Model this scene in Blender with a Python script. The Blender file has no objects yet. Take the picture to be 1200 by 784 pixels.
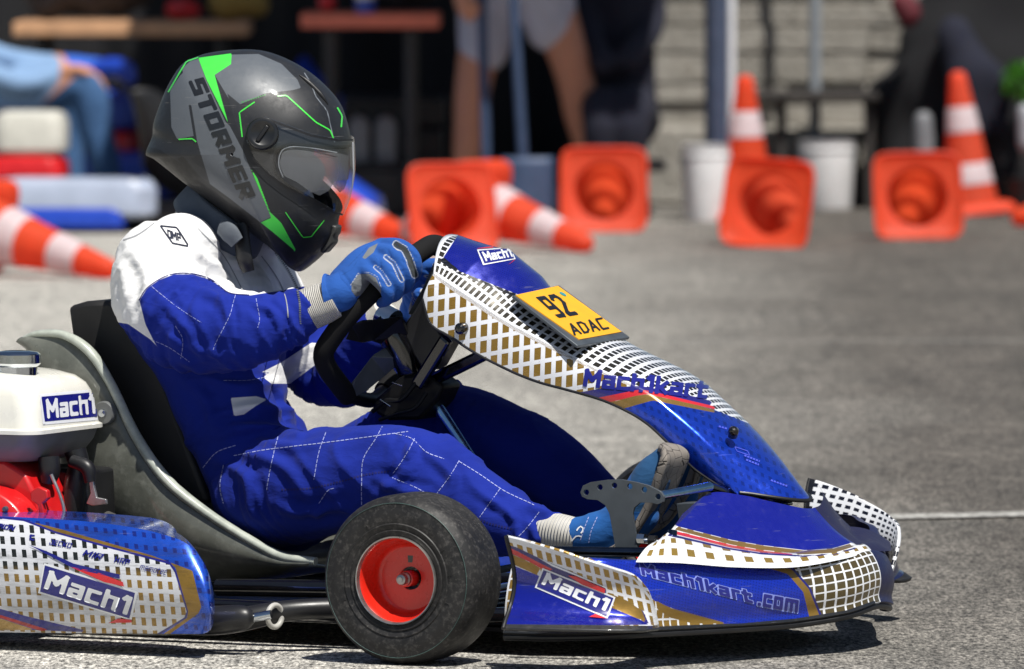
import bpy, bmesh, math, random
import numpy as np
from mathutils import Vector, Matrix, noise
from mathutils.bvhtree import BVHTree

random.seed(7)
rng = np.random.default_rng(7)
scn = bpy.context.scene
col = scn.collection
R = math.radians

# ------------------------------------------------------------------ camera geometry
FPX, CX, CY = 10400.0, 600.0, 392.0          # focal length in photo pixels, principal point
PITCH = math.atan(547.0 / FPX)               # camera tilts down a little
D0 = 13.5                                    # metres to the near front wheel
YAW = R(25.0)                                # kart heading turned towards the camera
_a = PITCH + math.atan((677 - CY) / FPX)
CAM_H = 0.13 + D0 * math.tan(_a)
CAM = np.array([0.0, 0.0, CAM_H])
cF = np.array([0, math.cos(PITCH), -math.sin(PITCH)])
cU = np.array([0, math.sin(PITCH), math.cos(PITCH)])
cR = np.array([1.0, 0, 0])

def ray(px, py):
    return cF + cR * ((px - CX) / FPX) + cU * ((CY - py) / FPX)

def W(px, py, Y):
    d = ray(px, py); return CAM + d * (Y / d[1])

def G(px, py, z=0.0):
    d = ray(px, py); return CAM + d * ((z - CAM_H) / d[2])

class Frame:
    """A local frame: origin, heading (x forward, y left, z up) turned by yaw about z."""
    def __init__(s, origin, yaw):
        s.o = np.array(origin, float)
        s.X = np.array([math.cos(yaw), -math.sin(yaw), 0.0])
        s.Y = np.array([math.sin(yaw), math.cos(yaw), 0.0])
        s.yaw = yaw
    def at(s, px, py, lat):                  # local point where the sight line meets y = lat
        d = ray(px, py)
        t = (lat + s.Y @ (s.o - CAM)) / (s.Y @ d)
        return s.loc(CAM + d * t)
    def loc(s, w):
        v = np.asarray(w) - s.o
        return np.array([v @ s.X, v @ s.Y, v[2]])
    def world(s, p):
        p = np.asarray(p, float)
        return s.o + p[..., 0:1] * s.X + p[..., 1:2] * s.Y + p[..., 2:3] * np.array([0, 0, 1.0])
    def matrix(s):
        return Matrix.Translation(Vector(s.o)) @ Matrix.Rotation(-s.yaw, 4, 'Z')

def project(w):
    v = np.asarray(w, float) - CAM
    dz = v @ cF
    return np.stack([CX + FPX * (v @ cR) / dz, CY - FPX * (v @ cU) / dz], -1)

TR = 0.50                                    # half track
_w = W(484, 677, D0)
_X = np.array([math.cos(YAW), -math.sin(YAW), 0]); _Y = np.array([math.sin(YAW), math.cos(YAW), 0])
_o = _w + _Y * TR; _o[2] = 0.0
KF = Frame(_o, YAW)
K = KF.at

# ------------------------------------------------------------------ helpers: objects
def link(o, parent=None):
    col.objects.link(o)
    if parent is not None: o.parent = parent
    return o

def root(name, label, cat, M=None, group=None):
    o = bpy.data.objects.new(name, None); o.empty_display_size = 0.1
    link(o)
    if M is not None: o.matrix_world = M
    o['label'] = label; o['category'] = cat
    if group: o['group'] = group
    return o

def tag(o, label, cat, group=None):
    o['label'] = label; o['category'] = cat
    if group: o['group'] = group
    return o

def mesh_obj(name, verts, faces, mat=None, parent=None, smooth=True, sharp=35):
    me = bpy.data.meshes.new(name)
    me.from_pydata([tuple(map(float, v)) for v in verts], [], [tuple(f) for f in faces])
    me.validate(); me.update()
    o = bpy.data.objects.new(name, me); link(o, parent)
    fix_normals(me)
    finish(o, mat, smooth, sharp)
    return o

def fix_normals(me):
    bm = bmesh.new(); bm.from_mesh(me)
    bmesh.ops.recalc_face_normals(bm, faces=bm.faces[:])
    bm.to_mesh(me); bm.free()

def finish(o, mat, smooth=True, sharp=35):
    me = o.data
    if mat is not None:
        me.materials.clear()
        for m in (mat if isinstance(mat, (list, tuple)) else [mat]): me.materials.append(m)
    me.shade_smooth() if smooth else me.shade_flat()
    if smooth and sharp: me.set_sharp_from_angle(angle=R(sharp))

def apply_mods(o):
    dg = bpy.context.evaluated_depsgraph_get(); dg.update()
    me = bpy.data.meshes.new_from_object(o.evaluated_get(dg))
    o.modifiers.clear()
    old = o.data; nm = old.name; o.data = me; bpy.data.meshes.remove(old); me.name = nm
    return o

def bevel(o, w, seg=2, ang=30):
    m = o.modifiers.new('bevel', 'BEVEL'); m.width = w; m.segments = seg
    m.limit_method = 'ANGLE'; m.angle_limit = R(ang); return o

def solidify(o, t, off=0):
    m = o.modifiers.new('solid', 'SOLIDIFY'); m.thickness = t; m.offset = off; return o

# ------------------------------------------------------------------ helpers: shapes
def spline(pts, n, closed=False):
    """Catmull-Rom through pts (any dimension), n samples at even chord spacing."""
    P = np.array(pts, float)
    if closed: P = np.vstack([P[-1], P, P[0], P[1]])
    else: P = np.vstack([2 * P[0] - P[1], P, 2 * P[-1] - P[-2]])
    out = []
    for i in range(1, len(P) - 2):
        p0, p1, p2, p3 = P[i - 1], P[i], P[i + 1], P[i + 2]
        for t in np.linspace(0, 1, 16, endpoint=False):
            out.append(0.5 * ((2 * p1) + (-p0 + p2) * t + (2 * p0 - 5 * p1 + 4 * p2 - p3) * t * t + (-p0 + 3 * p1 - 3 * p2 + p3) * t ** 3))
    out.append(P[-2]); out = np.array(out)
    s = np.r_[0, np.cumsum(np.linalg.norm(np.diff(out, axis=0), axis=1))]
    q = np.linspace(0, s[-1], n + 1)[:-1] if closed else np.linspace(0, s[-1], n)
    return np.stack([np.interp(q, s, out[:, k]) for k in range(out.shape[1])], -1)

def pspline(pts, u):
    """Catmull-Rom through pts parametrised by index / (n-1), sampled at u in 0..1."""
    P = np.array(pts, float); n = len(P)
    E = np.vstack([2 * P[0] - P[1], P, 2 * P[-1] - P[-2]])
    x = np.clip(np.asarray(u, float), 0, 1) * (n - 1)
    i = np.minimum(x.astype(int), n - 2); t = (x - i)[:, None]
    p0, p1, p2, p3 = E[i], E[i + 1], E[i + 2], E[i + 3]
    return 0.5 * ((2 * p1) + (-p0 + p2) * t + (2 * p0 - 5 * p1 + 4 * p2 - p3) * t ** 2 + (-p0 + 3 * p1 - 3 * p2 + p3) * t ** 3)

def grid_faces(n, m, wrap_m=False, wrap_n=False, off=0):
    f = []
    for i in range(n if wrap_n else n - 1):
        for j in range(m if wrap_m else m - 1):
            a, b = i, (i + 1) % n; c, d = j, (j + 1) % m
            f.append((off + a * m + c, off + a * m + d, off + b * m + d, off + b * m + c))
    return f

def surf(name, P, mat=None, parent=None, wrap_m=False, wrap_n=False, **k):
    P = np.asarray(P, float); n, m = P.shape[:2]
    return mesh_obj(name, P.reshape(-1, 3), grid_faces(n, m, wrap_m, wrap_n), mat, parent, **k)

def tube_geo(path, rad, seg=16, cap=True, sq=(1, 1), up=None):
    P = np.array(path, float); n = len(P)
    rad = np.broadcast_to(np.asarray(rad, float), (n,))
    T = np.gradient(P, axis=0); T /= np.linalg.norm(T, axis=1)[:, None] + 1e-12
    u = np.array(up if up is not None else ([0, 0, 1] if abs(T[0][2]) < 0.9 else [1, 0, 0]), float)
    V, F = [], []
    for i in range(n):
        u = u - T[i] * (u @ T[i]); u /= np.linalg.norm(u) + 1e-12
        v = np.cross(T[i], u)
        for k in range(seg):
            a = 2 * math.pi * k / seg
            V.append(P[i] + rad[i] * (math.cos(a) * u * sq[0] + math.sin(a) * v * sq[1]))
    F = grid_faces(n, seg, wrap_m=True)
    if cap:
        F.append(tuple(range(seg))[::-1]); F.append(tuple(range((n - 1) * seg, n * seg)))
    return V, F

def tube(name, pts, rad, mat=None, parent=None, n=None, seg=16, smooth_path=True, **k):
    pts = np.array(pts, float)
    if smooth_path and len(pts) > 2:
        n = n or 12 * len(pts)
        q = spline(np.c_[pts, np.broadcast_to(np.asarray(rad, float), (len(pts),))], n)
        pts, rad = q[:, :3], q[:, 3]
    V, F = tube_geo(pts, rad, seg, **k)
    return mesh_obj(name, V, F, mat, parent)

def capsule_geo(path, rad, seg=14):
    """Tube with rounded ends, for blending bodies."""
    P = np.array(path, float); r = np.broadcast_to(np.asarray(rad, float), (len(P),))
    t0 = P[0] - P[1]; t0 /= np.linalg.norm(t0); t1 = P[-1] - P[-2]; t1 /= np.linalg.norm(t1)
    A = [(P[0] + t0 * r[0] * math.sin(a), r[0] * math.cos(a)) for a in (1.45, 1.1, .75, .4)]
    B = [(P[-1] + t1 * r[-1] * math.sin(a), r[-1] * math.cos(a)) for a in (.4, .75, 1.1, 1.45)]
    pts = [a[0] for a in A] + list(P) + [b[0] for b in B]
    rr = [a[1] for a in A] + list(r) + [b[1] for b in B]
    return tube_geo(pts, rr, seg)

def join_geo(parts):
    V, F = [], []
    for v, f in parts:
        o = len(V); V += [np.asarray(x, float) for x in v]; F += [tuple(i + o for i in q) for q in f]
    return V, F

def lathe_geo(prof, seg=48, axis='Z'):
    V = []
    for r, h in prof:
        for k in range(seg):
            a = 2 * math.pi * k / seg
            c, s = r * math.cos(a), r * math.sin(a)
            V.append({'Z': (c, s, h), 'Y': (c, h, s), 'X': (h, c, s)}[axis])
    return V, grid_faces(len(prof), seg, wrap_m=True)

def box_geo(x0, x1, y0, y1, z0, z1):
    V = [(x, y, z) for x in (x0, x1) for y in (y0, y1) for z in (z0, z1)]
    F = [(0, 1, 3, 2), (4, 6, 7, 5), (0, 4, 5, 1), (2, 3, 7, 6), (0, 2, 6, 4), (1, 5, 7, 3)]
    return [np.array(v) for v in V], F

def prism(name, pts3, vec, mat=None, parent=None, bev=0, holes=(), **k):
    """Planar outline (local 3-D points) extruded along vec; holes are outlines too."""
    bm = bmesh.new()
    def loop(p):
        vs = [bm.verts.new(tuple(q)) for q in p]
        return [bm.edges.new((vs[i], vs[(i + 1) % len(vs)])) for i in range(len(vs))]
    ed = loop(pts3)
    for h in holes: ed += loop(h)
    bmesh.ops.triangle_fill(bm, edges=ed, use_beauty=True, use_dissolve=False)
    r = bmesh.ops.extrude_face_region(bm, geom=bm.faces[:])
    bmesh.ops.translate(bm, verts=[v for v in r['geom'] if isinstance(v, bmesh.types.BMVert)], vec=tuple(vec))
    bmesh.ops.recalc_face_normals(bm, faces=bm.faces[:])
    bmesh.ops.dissolve_limit(bm, angle_limit=R(1), verts=bm.verts[:], edges=bm.edges[:])
    me = bpy.data.meshes.new(name); bm.to_mesh(me); bm.free()
    o = bpy.data.objects.new(name, me); link(o, parent)
    finish(o, mat, True, 30)
    if bev: bevel(o, bev, 2)
    return o

def laplacian(V, F, it=5, lam=.5):
    V = np.array(V, float); n = len(V)
    e = set()
    for f in F:
        for i in range(len(f)): a, b = f[i], f[(i + 1) % len(f)]; e.add((a, b)); e.add((b, a))
    e = np.array(list(e)); deg = np.bincount(e[:, 0], minlength=n)[:, None]
    for _ in range(it):
        s = np.zeros_like(V); np.add.at(s, e[:, 0], V[e[:, 1]])
        V += lam * (s / np.maximum(deg, 1) - V)
    return V

def blend(name, chains, voxel, mat, parent, smooth_it=6, extra=()):
    """One continuous skin over many capsules (voxel remesh + smoothing)."""
    V, F = join_geo([capsule_geo(p, r) for p, r in chains] + list(extra))
    me = bpy.data.meshes.new(name); me.from_pydata([tuple(v) for v in V], [], F); me.update()
    o = bpy.data.objects.new(name, me); link(o)
    m = o.modifiers.new('r', 'REMESH'); m.mode = 'VOXEL'; m.voxel_size = voxel; m.use_smooth_shade = True
    apply_mods(o)
    me = o.data
    co = np.empty(len(me.vertices) * 3); me.vertices.foreach_get('co', co); co = co.reshape(-1, 3)
    fs = [tuple(p.vertices) for p in me.polygons]
    co = laplacian(co, fs, smooth_it)
    me.vertices.foreach_set('co', co.ravel()); me.update()
    if parent is not None: o.parent = parent
    finish(o, mat, True, 0)
    return o

def chain(frame, pts, n=None):
    """pts (px, py, lat, radius m) -> local path and radii, spline-sampled."""
    P = np.array([list(frame.at(p[0], p[1], p[2])) + [p[3]] for p in pts])
    if len(P) > 2: P = spline(P, n or 8 * len(P))
    else: P = P[0] + (P[1] - P[0]) * np.linspace(0, 1, n or 10)[:, None]
    return P[:, :3], P[:, 3]

# ------------------------------------------------------------------ helpers: attributes and decals
def coords(o):
    me = o.data; co = np.empty(len(me.vertices) * 3); me.vertices.foreach_get('co', co)
    return co.reshape(-1, 3)

def set_attr(o, name, val):
    a = o.data.attributes.get(name) or o.data.attributes.new(name, 'FLOAT', 'POINT')
    a.data.foreach_set('value', np.asarray(val, np.float32))

def seg_dist(p, a, b):
    d = b - a; L = d @ d + 1e-12
    t = np.clip(((p - a) @ d) / L, 0, 1)
    return np.linalg.norm(p - (a + t[:, None] * d), axis=1)

def sdf_poly(p, poly):
    poly = np.array(poly, float); n = len(poly)
    d = np.full(len(p), 1e9); ins = np.zeros(len(p), bool)
    for i in range(n):
        a, b = poly[i], poly[(i + 1) % n]
        d = np.minimum(d, seg_dist(p, a, b))
        c = (a[1] > p[:, 1]) != (b[1] > p[:, 1])
        with np.errstate(divide='ignore', invalid='ignore'):
            x = (b[0] - a[0]) * (p[:, 1] - a[1]) / (b[1] - a[1]) + a[0]
        ins ^= c & (p[:, 0] < x)
    return np.where(ins, d, -d)

def sdf_line(p, line, w):
    d = np.full(len(p), 1e9); line = np.array(line, float)
    for i in range(len(line) - 1): d = np.minimum(d, seg_dist(p, line[i], line[i + 1]))
    return w - d

def photo_xy(o, frame, mirror=False):
    co = coords(o).copy()
    if mirror: co[:, 1] = -np.abs(co[:, 1])
    return project(frame.world(co))

def bvh_of(o):
    me = o.data
    return BVHTree.FromPolygons([v.co.copy() for v in me.vertices], [tuple(p.vertices) for p in me.polygons])

def cast(bvh, frame, xy, lift):
    """Sight lines through photo points -> points on a part's surface, lifted off it."""
    out = []
    o = Vector(frame.loc(CAM))
    for x, y in xy:
        d = ray(x, y); q = Vector((d @ frame.X, d @ frame.Y, d[2])).normalized()
        h = bvh.ray_cast(o, q)
        if h[0] is None: out.append(None); continue
        n = h[1] if h[1].dot(q) < 0 else -h[1]
        out.append(h[0] + n * lift)
    return out

def decal_from(name, V2, F, bvh, frame, lift, mat, parent):
    pts = cast(bvh, frame, V2, lift)
    F = [f for f in F if all(pts[i] is not None for i in f)]
    used = sorted({i for f in F for i in f}); mp = {i: k for k, i in enumerate(used)}
    if not F: print('decal missed', name); return None
    return mesh_obj(name, [pts[i] for i in used], [tuple(mp[i] for i in f) for f in F], mat, parent, sharp=0)

def text_geo(s, bold=0.0, shear=0.0, spacing=1.0, sub=0.12):
    """Flat letters as triangles in a box: x 0..1 over the text width, y 0..1 over cap height."""
    cu = bpy.data.curves.new('lettering', 'FONT'); cu.body = s; cu.offset = bold; cu.shear = shear
    cu.space_character = spacing; cu.resolution_u = 5; cu.fill_mode = 'FRONT'
    o = bpy.data.objects.new('lettering', cu); col.objects.link(o)
    dg = bpy.context.evaluated_depsgraph_get(); dg.update()
    me = bpy.data.meshes.new_from_object(o.evaluated_get(dg))
    bpy.data.objects.remove(o); bpy.data.curves.remove(cu)
    bm = bmesh.new(); bm.from_mesh(me); bpy.data.meshes.remove(me)
    bmesh.ops.triangulate(bm, faces=bm.faces[:])
    for _ in range(3):
        lg = [e for e in bm.edges if e.calc_length() > sub]
        if not lg: break
        bmesh.ops.subdivide_edges(bm, edges=lg, cuts=1)
        bmesh.ops.triangulate(bm, faces=bm.faces[:])
    V = np.array([v.co[:2] for v in bm.verts]); bm.verts.index_update()
    F = [tuple(v.index for v in f.verts) for f in bm.faces]; bm.free()
    return V, F

def text_decal(name, s, p0, px, py, bvh, frame, lift, mat, parent, bold=0.02, shear=0, spacing=1.0, ref=None):
    """Lettering from photo point p0 (baseline left) to px (baseline right), py = top-left of the capitals."""
    V, F = text_geo(s, bold, shear, spacing)
    Vr = text_geo(s, 0, shear, spacing)[0]
    x0, x1 = Vr[:, 0].min(), Vr[:, 0].max(); h = 0.73
    u = (V[:, 0] - x0) / (x1 - x0); v = V[:, 1] / h
    p0, px, py = map(np.array, (p0, px, py))
    xy = p0 + u[:, None] * (px - p0) + v[:, None] * (py - p0)
    return decal_from(name, xy, F, bvh, frame, lift, mat, parent)

def poly_decal(name, poly, bvh, frame, lift, mat, parent, step=4.0):
    """A sticker shape traced on a panel: filled, cut fine, laid on the surface."""
    bm = bmesh.new()
    vs = [bm.verts.new((x, y, 0)) for x, y in poly]
    ed = [bm.edges.new((vs[i], vs[(i + 1) % len(vs)])) for i in range(len(vs))]
    bmesh.ops.triangle_fill(bm, edges=ed, use_beauty=True)
    P = np.array(poly, float)
    for ax in (0, 1):
        for c in np.arange(P[:, ax].min() + step, P[:, ax].max(), step):
            n = (1, 0, 0) if ax == 0 else (0, 1, 0); co = (c, 0, 0) if ax == 0 else (0, c, 0)
            bmesh.ops.bisect_plane(bm, geom=bm.verts[:] + bm.edges[:] + bm.faces[:], plane_co=co, plane_no=n)
    bm.verts.index_update()
    V = [(v.co.x, v.co.y) for v in bm.verts]; F = [tuple(v.index for v in f.verts) for f in bm.faces]; bm.free()
    return decal_from(name, V, F, bvh, frame, lift, mat, parent)

def line_geo(line, w, dash=None, closed=False, step=3.0):
    L = np.array(line, float)
    if closed: L = np.vstack([L, L[0]])
    s = np.r_[0, np.cumsum(np.linalg.norm(np.diff(L, axis=0), axis=1))]
    n = max(2, int(s[-1] / step) + 1); q = np.linspace(0, s[-1], n)
    if dash:
        on, gap = dash; spans = [(a, min(a + on, s[-1])) for a in np.arange(0, s[-1], on + gap)]
    else: spans = [(0, s[-1])]
    V, F = [], []
    for a, b in spans:
        k = max(2, int((b - a) / step) + 1); q = np.linspace(a, b, k)
        p = np.stack([np.interp(q, s, L[:, 0]), np.interp(q, s, L[:, 1])], -1)
        e = 0.3
        t = np.stack([np.interp(q + e, s, L[:, 0]) - np.interp(q - e, s, L[:, 0]), np.interp(q + e, s, L[:, 1]) - np.interp(q - e, s, L[:, 1])], -1)
        t /= np.linalg.norm(t, axis=1)[:, None] + 1e-9
        nrm = np.stack([-t[:, 1], t[:, 0]], -1) * w / 2
        o = len(V)
        for i in range(k): V += [p[i] + nrm[i], p[i] - nrm[i]]
        F += [(o + 2 * i, o + 2 * i + 1, o + 2 * i + 3, o + 2 * i + 2) for i in range(k - 1)]
    return V, F

def line_decal(name, lines, w, bvh, frame, lift, mat, parent, dash=None, closed=False, smooth=True):
    V, F = [], []
    for l in lines:
        l = spline(l, 10 * len(l)) if smooth and len(l) > 2 else l
        v, f = line_geo(l, w, dash, closed); o = len(V)
        V += list(v); F += [tuple(i + o for i in q) for q in f]
    return decal_from(name, V, F, bvh, frame, lift, mat, parent)

# ------------------------------------------------------------------ materials
def s2l(c):
    return tuple(((x / 255) / 12.92 if x / 255 <= .04045 else ((x / 255 + .055) / 1.055) ** 2.4) for x in c) + (1.0,)

class NT:
    def __init__(s, name):
        s.m = bpy.data.materials.new(name); s.m.use_nodes = True
        s.t = s.m.node_tree; s.b = s.t.nodes['Principled BSDF']; s.out = s.t.nodes['Material Output']
    def n(s, kind, **k):
        x = s.t.nodes.new(kind)
        for a, v in k.items(): setattr(x, a, v)
        return x
    def l(s, a, b): s.t.links.new(a, b)
    def put(s, sock, v):
        if isinstance(v, bpy.types.NodeSocket): s.l(v, sock)
        else: sock.default_value = v
    def math(s, op, a, b=0.0, c=None):
        x = s.n('ShaderNodeMath', operation=op); s.put(x.inputs[0], a); s.put(x.inputs[1], b)
        if c is not None: s.put(x.inputs[2], c)
        return x.outputs[0]
    def mix(s, f, a, b, blend='MIX'):
        x = s.n('ShaderNodeMix', data_type='RGBA', blend_type=blend)
        s.put(x.inputs[0], f); s.put(x.inputs[6], a); s.put(x.inputs[7], b); return x.outputs[2]
    def mixf(s, f, a, b):
        x = s.n('ShaderNodeMix', data_type='FLOAT'); s.put(x.inputs[0], f); s.put(x.inputs[2], a); s.put(x.inputs[3], b); return x.outputs[0]
    def attr(s, name): return s.n('ShaderNodeAttribute', attribute_name=name).outputs['Fac']
    def obj(s): return s.n('ShaderNodeTexCoord').outputs['Object']
    def noise(s, scale, detail=4, rough=.55, vec=None, out='Fac'):
        x = s.n('ShaderNodeTexNoise'); x.inputs['Scale'].default_value = scale
        x.inputs['Detail'].default_value = detail; x.inputs['Roughness'].default_value = rough
        s.l(vec if vec is not None else s.obj(), x.inputs['Vector']); return x.outputs[out]
    def ramp(s, f, stops):
        x = s.n('ShaderNodeValToRGB'); e = x.color_ramp.elements
        while len(e) < len(stops): e.new(.5)
        for i, (p, c) in enumerate(stops): e[i].position = p; e[i].color = c if len(c) == 4 else tuple(c) + (1,)
        s.l(f, x.inputs[0]); return x.outputs[0]
    def map(s, f, a, b, c=0., d=1.):
        x = s.n('ShaderNodeMapRange'); s.put(x.inputs[0], f)
        for i, v in enumerate((a, b, c, d)): x.inputs[i + 1].default_value = v
        return x.outputs[0]
    def bump(s, h, strength=.3, dist=.002):
        x = s.n('ShaderNodeBump'); x.inputs['Strength'].default_value = strength; x.inputs['Distance'].default_value = dist
        s.l(h, x.inputs['Height']); s.l(x.outputs[0], s.b.inputs['Normal']); return x
    def set(s, **k):
        nm = dict(color='Base Color', rough='Roughness', metal='Metallic', coat='Coat Weight', coatr='Coat Roughness', spec='Specular IOR Level',
                  sheen='Sheen Weight', trans='Transmission Weight', alpha='Alpha', ior='IOR', sss='Subsurface Weight')
        for a, v in k.items(): s.put(s.b.inputs[nm[a]], v)
        return s

def simple(name, c, rough=.5, metal=0., coat=0., vary=.12, scale=30, bump=0., bscale=200, spec=.5, dist=.001):
    """A plain surface with a little uneven tone, roughness and relief."""
    t = NT(name); c = c if len(c) == 4 else s2l(c)
    nz = t.noise(scale, 5)
    f = t.map(nz, .3, .7)
    d = tuple(x * (1 - vary) for x in c[:3]) + (1,); b = tuple(min(1, x * (1 + vary)) for x in c[:3]) + (1,)
    t.set(color=t.mix(f, d, b), rough=t.map(nz, .25, .75, max(.02, rough - .08), min(1, rough + .08)), metal=metal, coat=coat, spec=spec, coatr=.06)
    if bump: t.bump(t.noise(bscale, 3), bump, dist)
    return t.m

def layered(name, base, layers, rough=.25, coat=1.0, metal=0., smear=0., bump=0., dirt=0.25, weave=False):
    """Bodywork skin: coloured fields bounded by per-vertex distance attributes, optional printed grids."""
    t = NT(name); C = base if isinstance(base, bpy.types.NodeSocket) else s2l(base); M = metal; Rg = rough
    nz = t.noise(14, 6, .6); CT = coat
    C = t.mix(t.map(nz, .35, .7), C, tuple(x * .8 for x in s2l(base)[:3]) + (1,))
    if weave:                                             # printed dark squares in the blue foil
        gu, gv = t.attr('wu'), t.attr('wv')
        h = t.math('MULTIPLY', t.math('GREATER_THAN', t.math('FRACT', gu), .6), t.math('GREATER_THAN', t.math('FRACT', gv), .6))
        C = t.mix(t.math('MULTIPLY', h, .75), C, s2l((26, 22, 110)))
    for L in layers:
        f = t.math('MULTIPLY', t.attr(L['attr']), L.get('k', 2.0))
        cl = t.n('ShaderNodeClamp'); t.l(f, cl.inputs[0]); f = cl.outputs[0]
        c2 = s2l(L['color']); m2 = L.get('metal', 0.)
        if 'weave' in L:
            h = t.math('MULTIPLY', t.math('GREATER_THAN', t.math('FRACT', t.math('MULTIPLY', t.attr('wu'), L['weave'])), .55), t.math('GREATER_THAN', t.math('FRACT', t.math('MULTIPLY', t.attr('wv'), L['weave'])), .55))
            c2 = t.mix(t.math('MULTIPLY', h, .6), c2, tuple(x * .35 for x in c2[:3]) + (1,))
        if 'grid' in L:
            g = L['grid']; gu, gv = t.attr(g.get('u', 'gu')), t.attr(g.get('v', 'gv'))
            h = t.math('MULTIPLY', t.math('GREATER_THAN', t.math('FRACT', gu), g['lu']), t.math('GREATER_THAN', t.math('FRACT', gv), g['lv']))
            hc = s2l(g['color'])
            if 'color2' in g: hc = t.mix(t.map(t.attr(g['sel']), -6, 6), hc, s2l(g['color2']))
            c2 = t.mix(h, c2, hc); m2 = t.math('MULTIPLY', h, g.get('metal', 0.))
        C = t.mix(f, C, c2); M = t.mixf(f, M, m2)
        Rg = t.mixf(f, Rg, L.get('rough', rough))
        if 'coat' in L: CT = t.mixf(f, CT, L['coat'])
    sc = t.noise(60, 8, .7)
    if dirt: C = t.mix(t.map(sc, .58, .78, 0, dirt), C, s2l((120, 112, 100)))
    mp = t.n('ShaderNodeMapping'); mp.inputs['Scale'].default_value = (4, 4, 90); mp.inputs['Rotation'].default_value = (.3, .35, 0); t.l(t.obj(), mp.inputs[0])
    sr = t.map(t.noise(3.0, 3, .6, mp.outputs[0]), .66, .70); sp = t.map(t.noise(210, 2, .5), .70, .76)
    C = t.mix(t.math('MULTIPLY', sr, .22), C, s2l((150, 148, 146))); C = t.mix(t.math('MULTIPLY', sp, .35 if dirt else 0), C, s2l((70, 66, 60)))
    t.set(color=C, metal=M, rough=t.math('ADD', t.math('ADD', Rg, t.math('MULTIPLY', sr, .15)), t.map(sc, .35, .75, 0, .24)), coat=t.math('MULTIPLY', CT, t.map(nz, .3, .8, 1., .7)), coatr=t.map(sc, .4, .75, .03, .22))
    if not bump: t.bump(t.noise(5, 2), .12, .006)
    if smear:
        m2 = t.n('ShaderNodeMapping'); m2.inputs['Scale'].default_value = (5, 5, 40); t.l(t.obj(), m2.inputs[0])
        sm = t.map(t.noise(1.6, 6, .7, m2.outputs[0]), .50, .74, 0, smear); t.set(color=t.mix(sm, C, s2l((52, 48, 42))))
    if bump: t.bump(t.noise(7, 3), bump, .004)
    return t.m
# ------------------------------------------------------------------ squared stroke lettering (cap height 1)
def _c(w, h, x0=0): return [(x0, 0), (x0, h), (x0 + w, h), (x0 + w, 0), (x0, 0)]
GL = {
 'M': (.74, [[(0, 0), (0, 1), (.37, .38), (.74, 1), (.74, 0)]]), 'a': (.5, [[(.05, .7), (.5, .7), (.5, 0), (0, 0), (0, .36), (.5, .36)]]),
 'c': (.46, [[(.46, .7), (0, .7), (0, 0), (.46, 0)]]), 'h': (.5, [[(0, 1), (0, 0)], [(0, .7), (.5, .7), (.5, 0)]]), '1': (.22, [[(0, .86), (.1, 1), (.22, 1), (.22, 0)]]),
 'k': (.5, [[(0, 1), (0, 0)], [(0, .34), (.18, .34), (.5, .7)], [(.18, .34), (.5, 0)]]), 'r': (.36, [[(0, 0), (0, .7), (.36, .7)]]), 't': (.4, [[(.08, .95), (.08, 0), (.4, 0)], [(-.06, .7), (.4, .7)]]),
 'o': (.5, [_c(.5, .7)]), 'm': (.84, [[(0, 0), (0, .7), (.84, .7), (.84, 0)], [(.42, .7), (.42, 0)]]), '.': (.02, [[(0, 0), (.02, 0)]]), 'e': (.48, [[(.48, 0), (0, 0), (0, .7), (.48, .7), (.48, .35), (0, .35)]]),
 'S': (.56, [[(.56, 1), (0, 1), (0, .52), (.56, .48), (.56, 0), (0, 0)]]), 'T': (.6, [[(0, 1), (.6, 1)], [(.3, 1), (.3, 0)]]), 'O': (.6, [_c(.6, 1)]), 'R': (.58, [[(0, 0), (0, 1), (.58, 1), (.58, .45), (0, .45)], [(.24, .45), (.58, 0)]]),
 'E': (.54, [[(.54, 1), (0, 1), (0, 0), (.54, 0)], [(0, .5), (.48, .5)]]), 'A': (.62, [[(0, 0), (.31, 1), (.62, 0)], [(.12, .32), (.5, .32)]]), 'D': (.58, [[(0, 0), (0, 1), (.36, 1), (.58, .78), (.58, .22), (.36, 0), (0, 0)]]),
 'C': (.56, [[(.56, 1), (.06, 1), (0, .9), (0, .1), (.06, 0), (.56, 0)]]), '9': (.5, [[(0, 0), (.42, 0), (.5, .12), (.5, 1), (0, 1), (0, .46), (.5, .46)]]), '2': (.52, [[(0, .86), (.1, 1), (.42, 1), (.52, .86), (.52, .62), (0, .06), (0, 0), (.54, 0)]]),
 'J': (.48, [[(.1, 1), (.48, 1), (.48, 0), (0, 0), (0, .3)]]), 'K': (.56, [[(0, 1), (0, 0)], [(0, .45), (.2, .45), (.56, 1)], [(.2, .45), (.56, 0)]]), 'I': (.02, [[(.01, 0), (.01, 1)]]), 'H': (.58, [[(0, 0), (0, 1)], [(.58, 0), (.58, 1)], [(0, .5), (.58, .5)]]),
 'P': (.56, [[(0, 0), (0, 1), (.56, 1), (.56, .45), (0, .45)]]), 'N': (.6, [[(0, 0), (0, 1), (.6, 0), (.6, 1)]]), 'G': (.56, [[(.56, 1), (0, 1), (0, 0), (.56, 0), (.56, .45), (.3, .45)]]), ' ': (.3, []),
}
def stroke_segs(s, gap):
    x, out = 0.0, []
    for ch in s:
        w, ls = GL[ch]
        for l in ls:
            for a, b in zip(l[:-1], l[1:]): out.append(((x + a[0], a[1]), (x + b[0], b[1])))
        x += w + gap
    return out, x - gap

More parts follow.
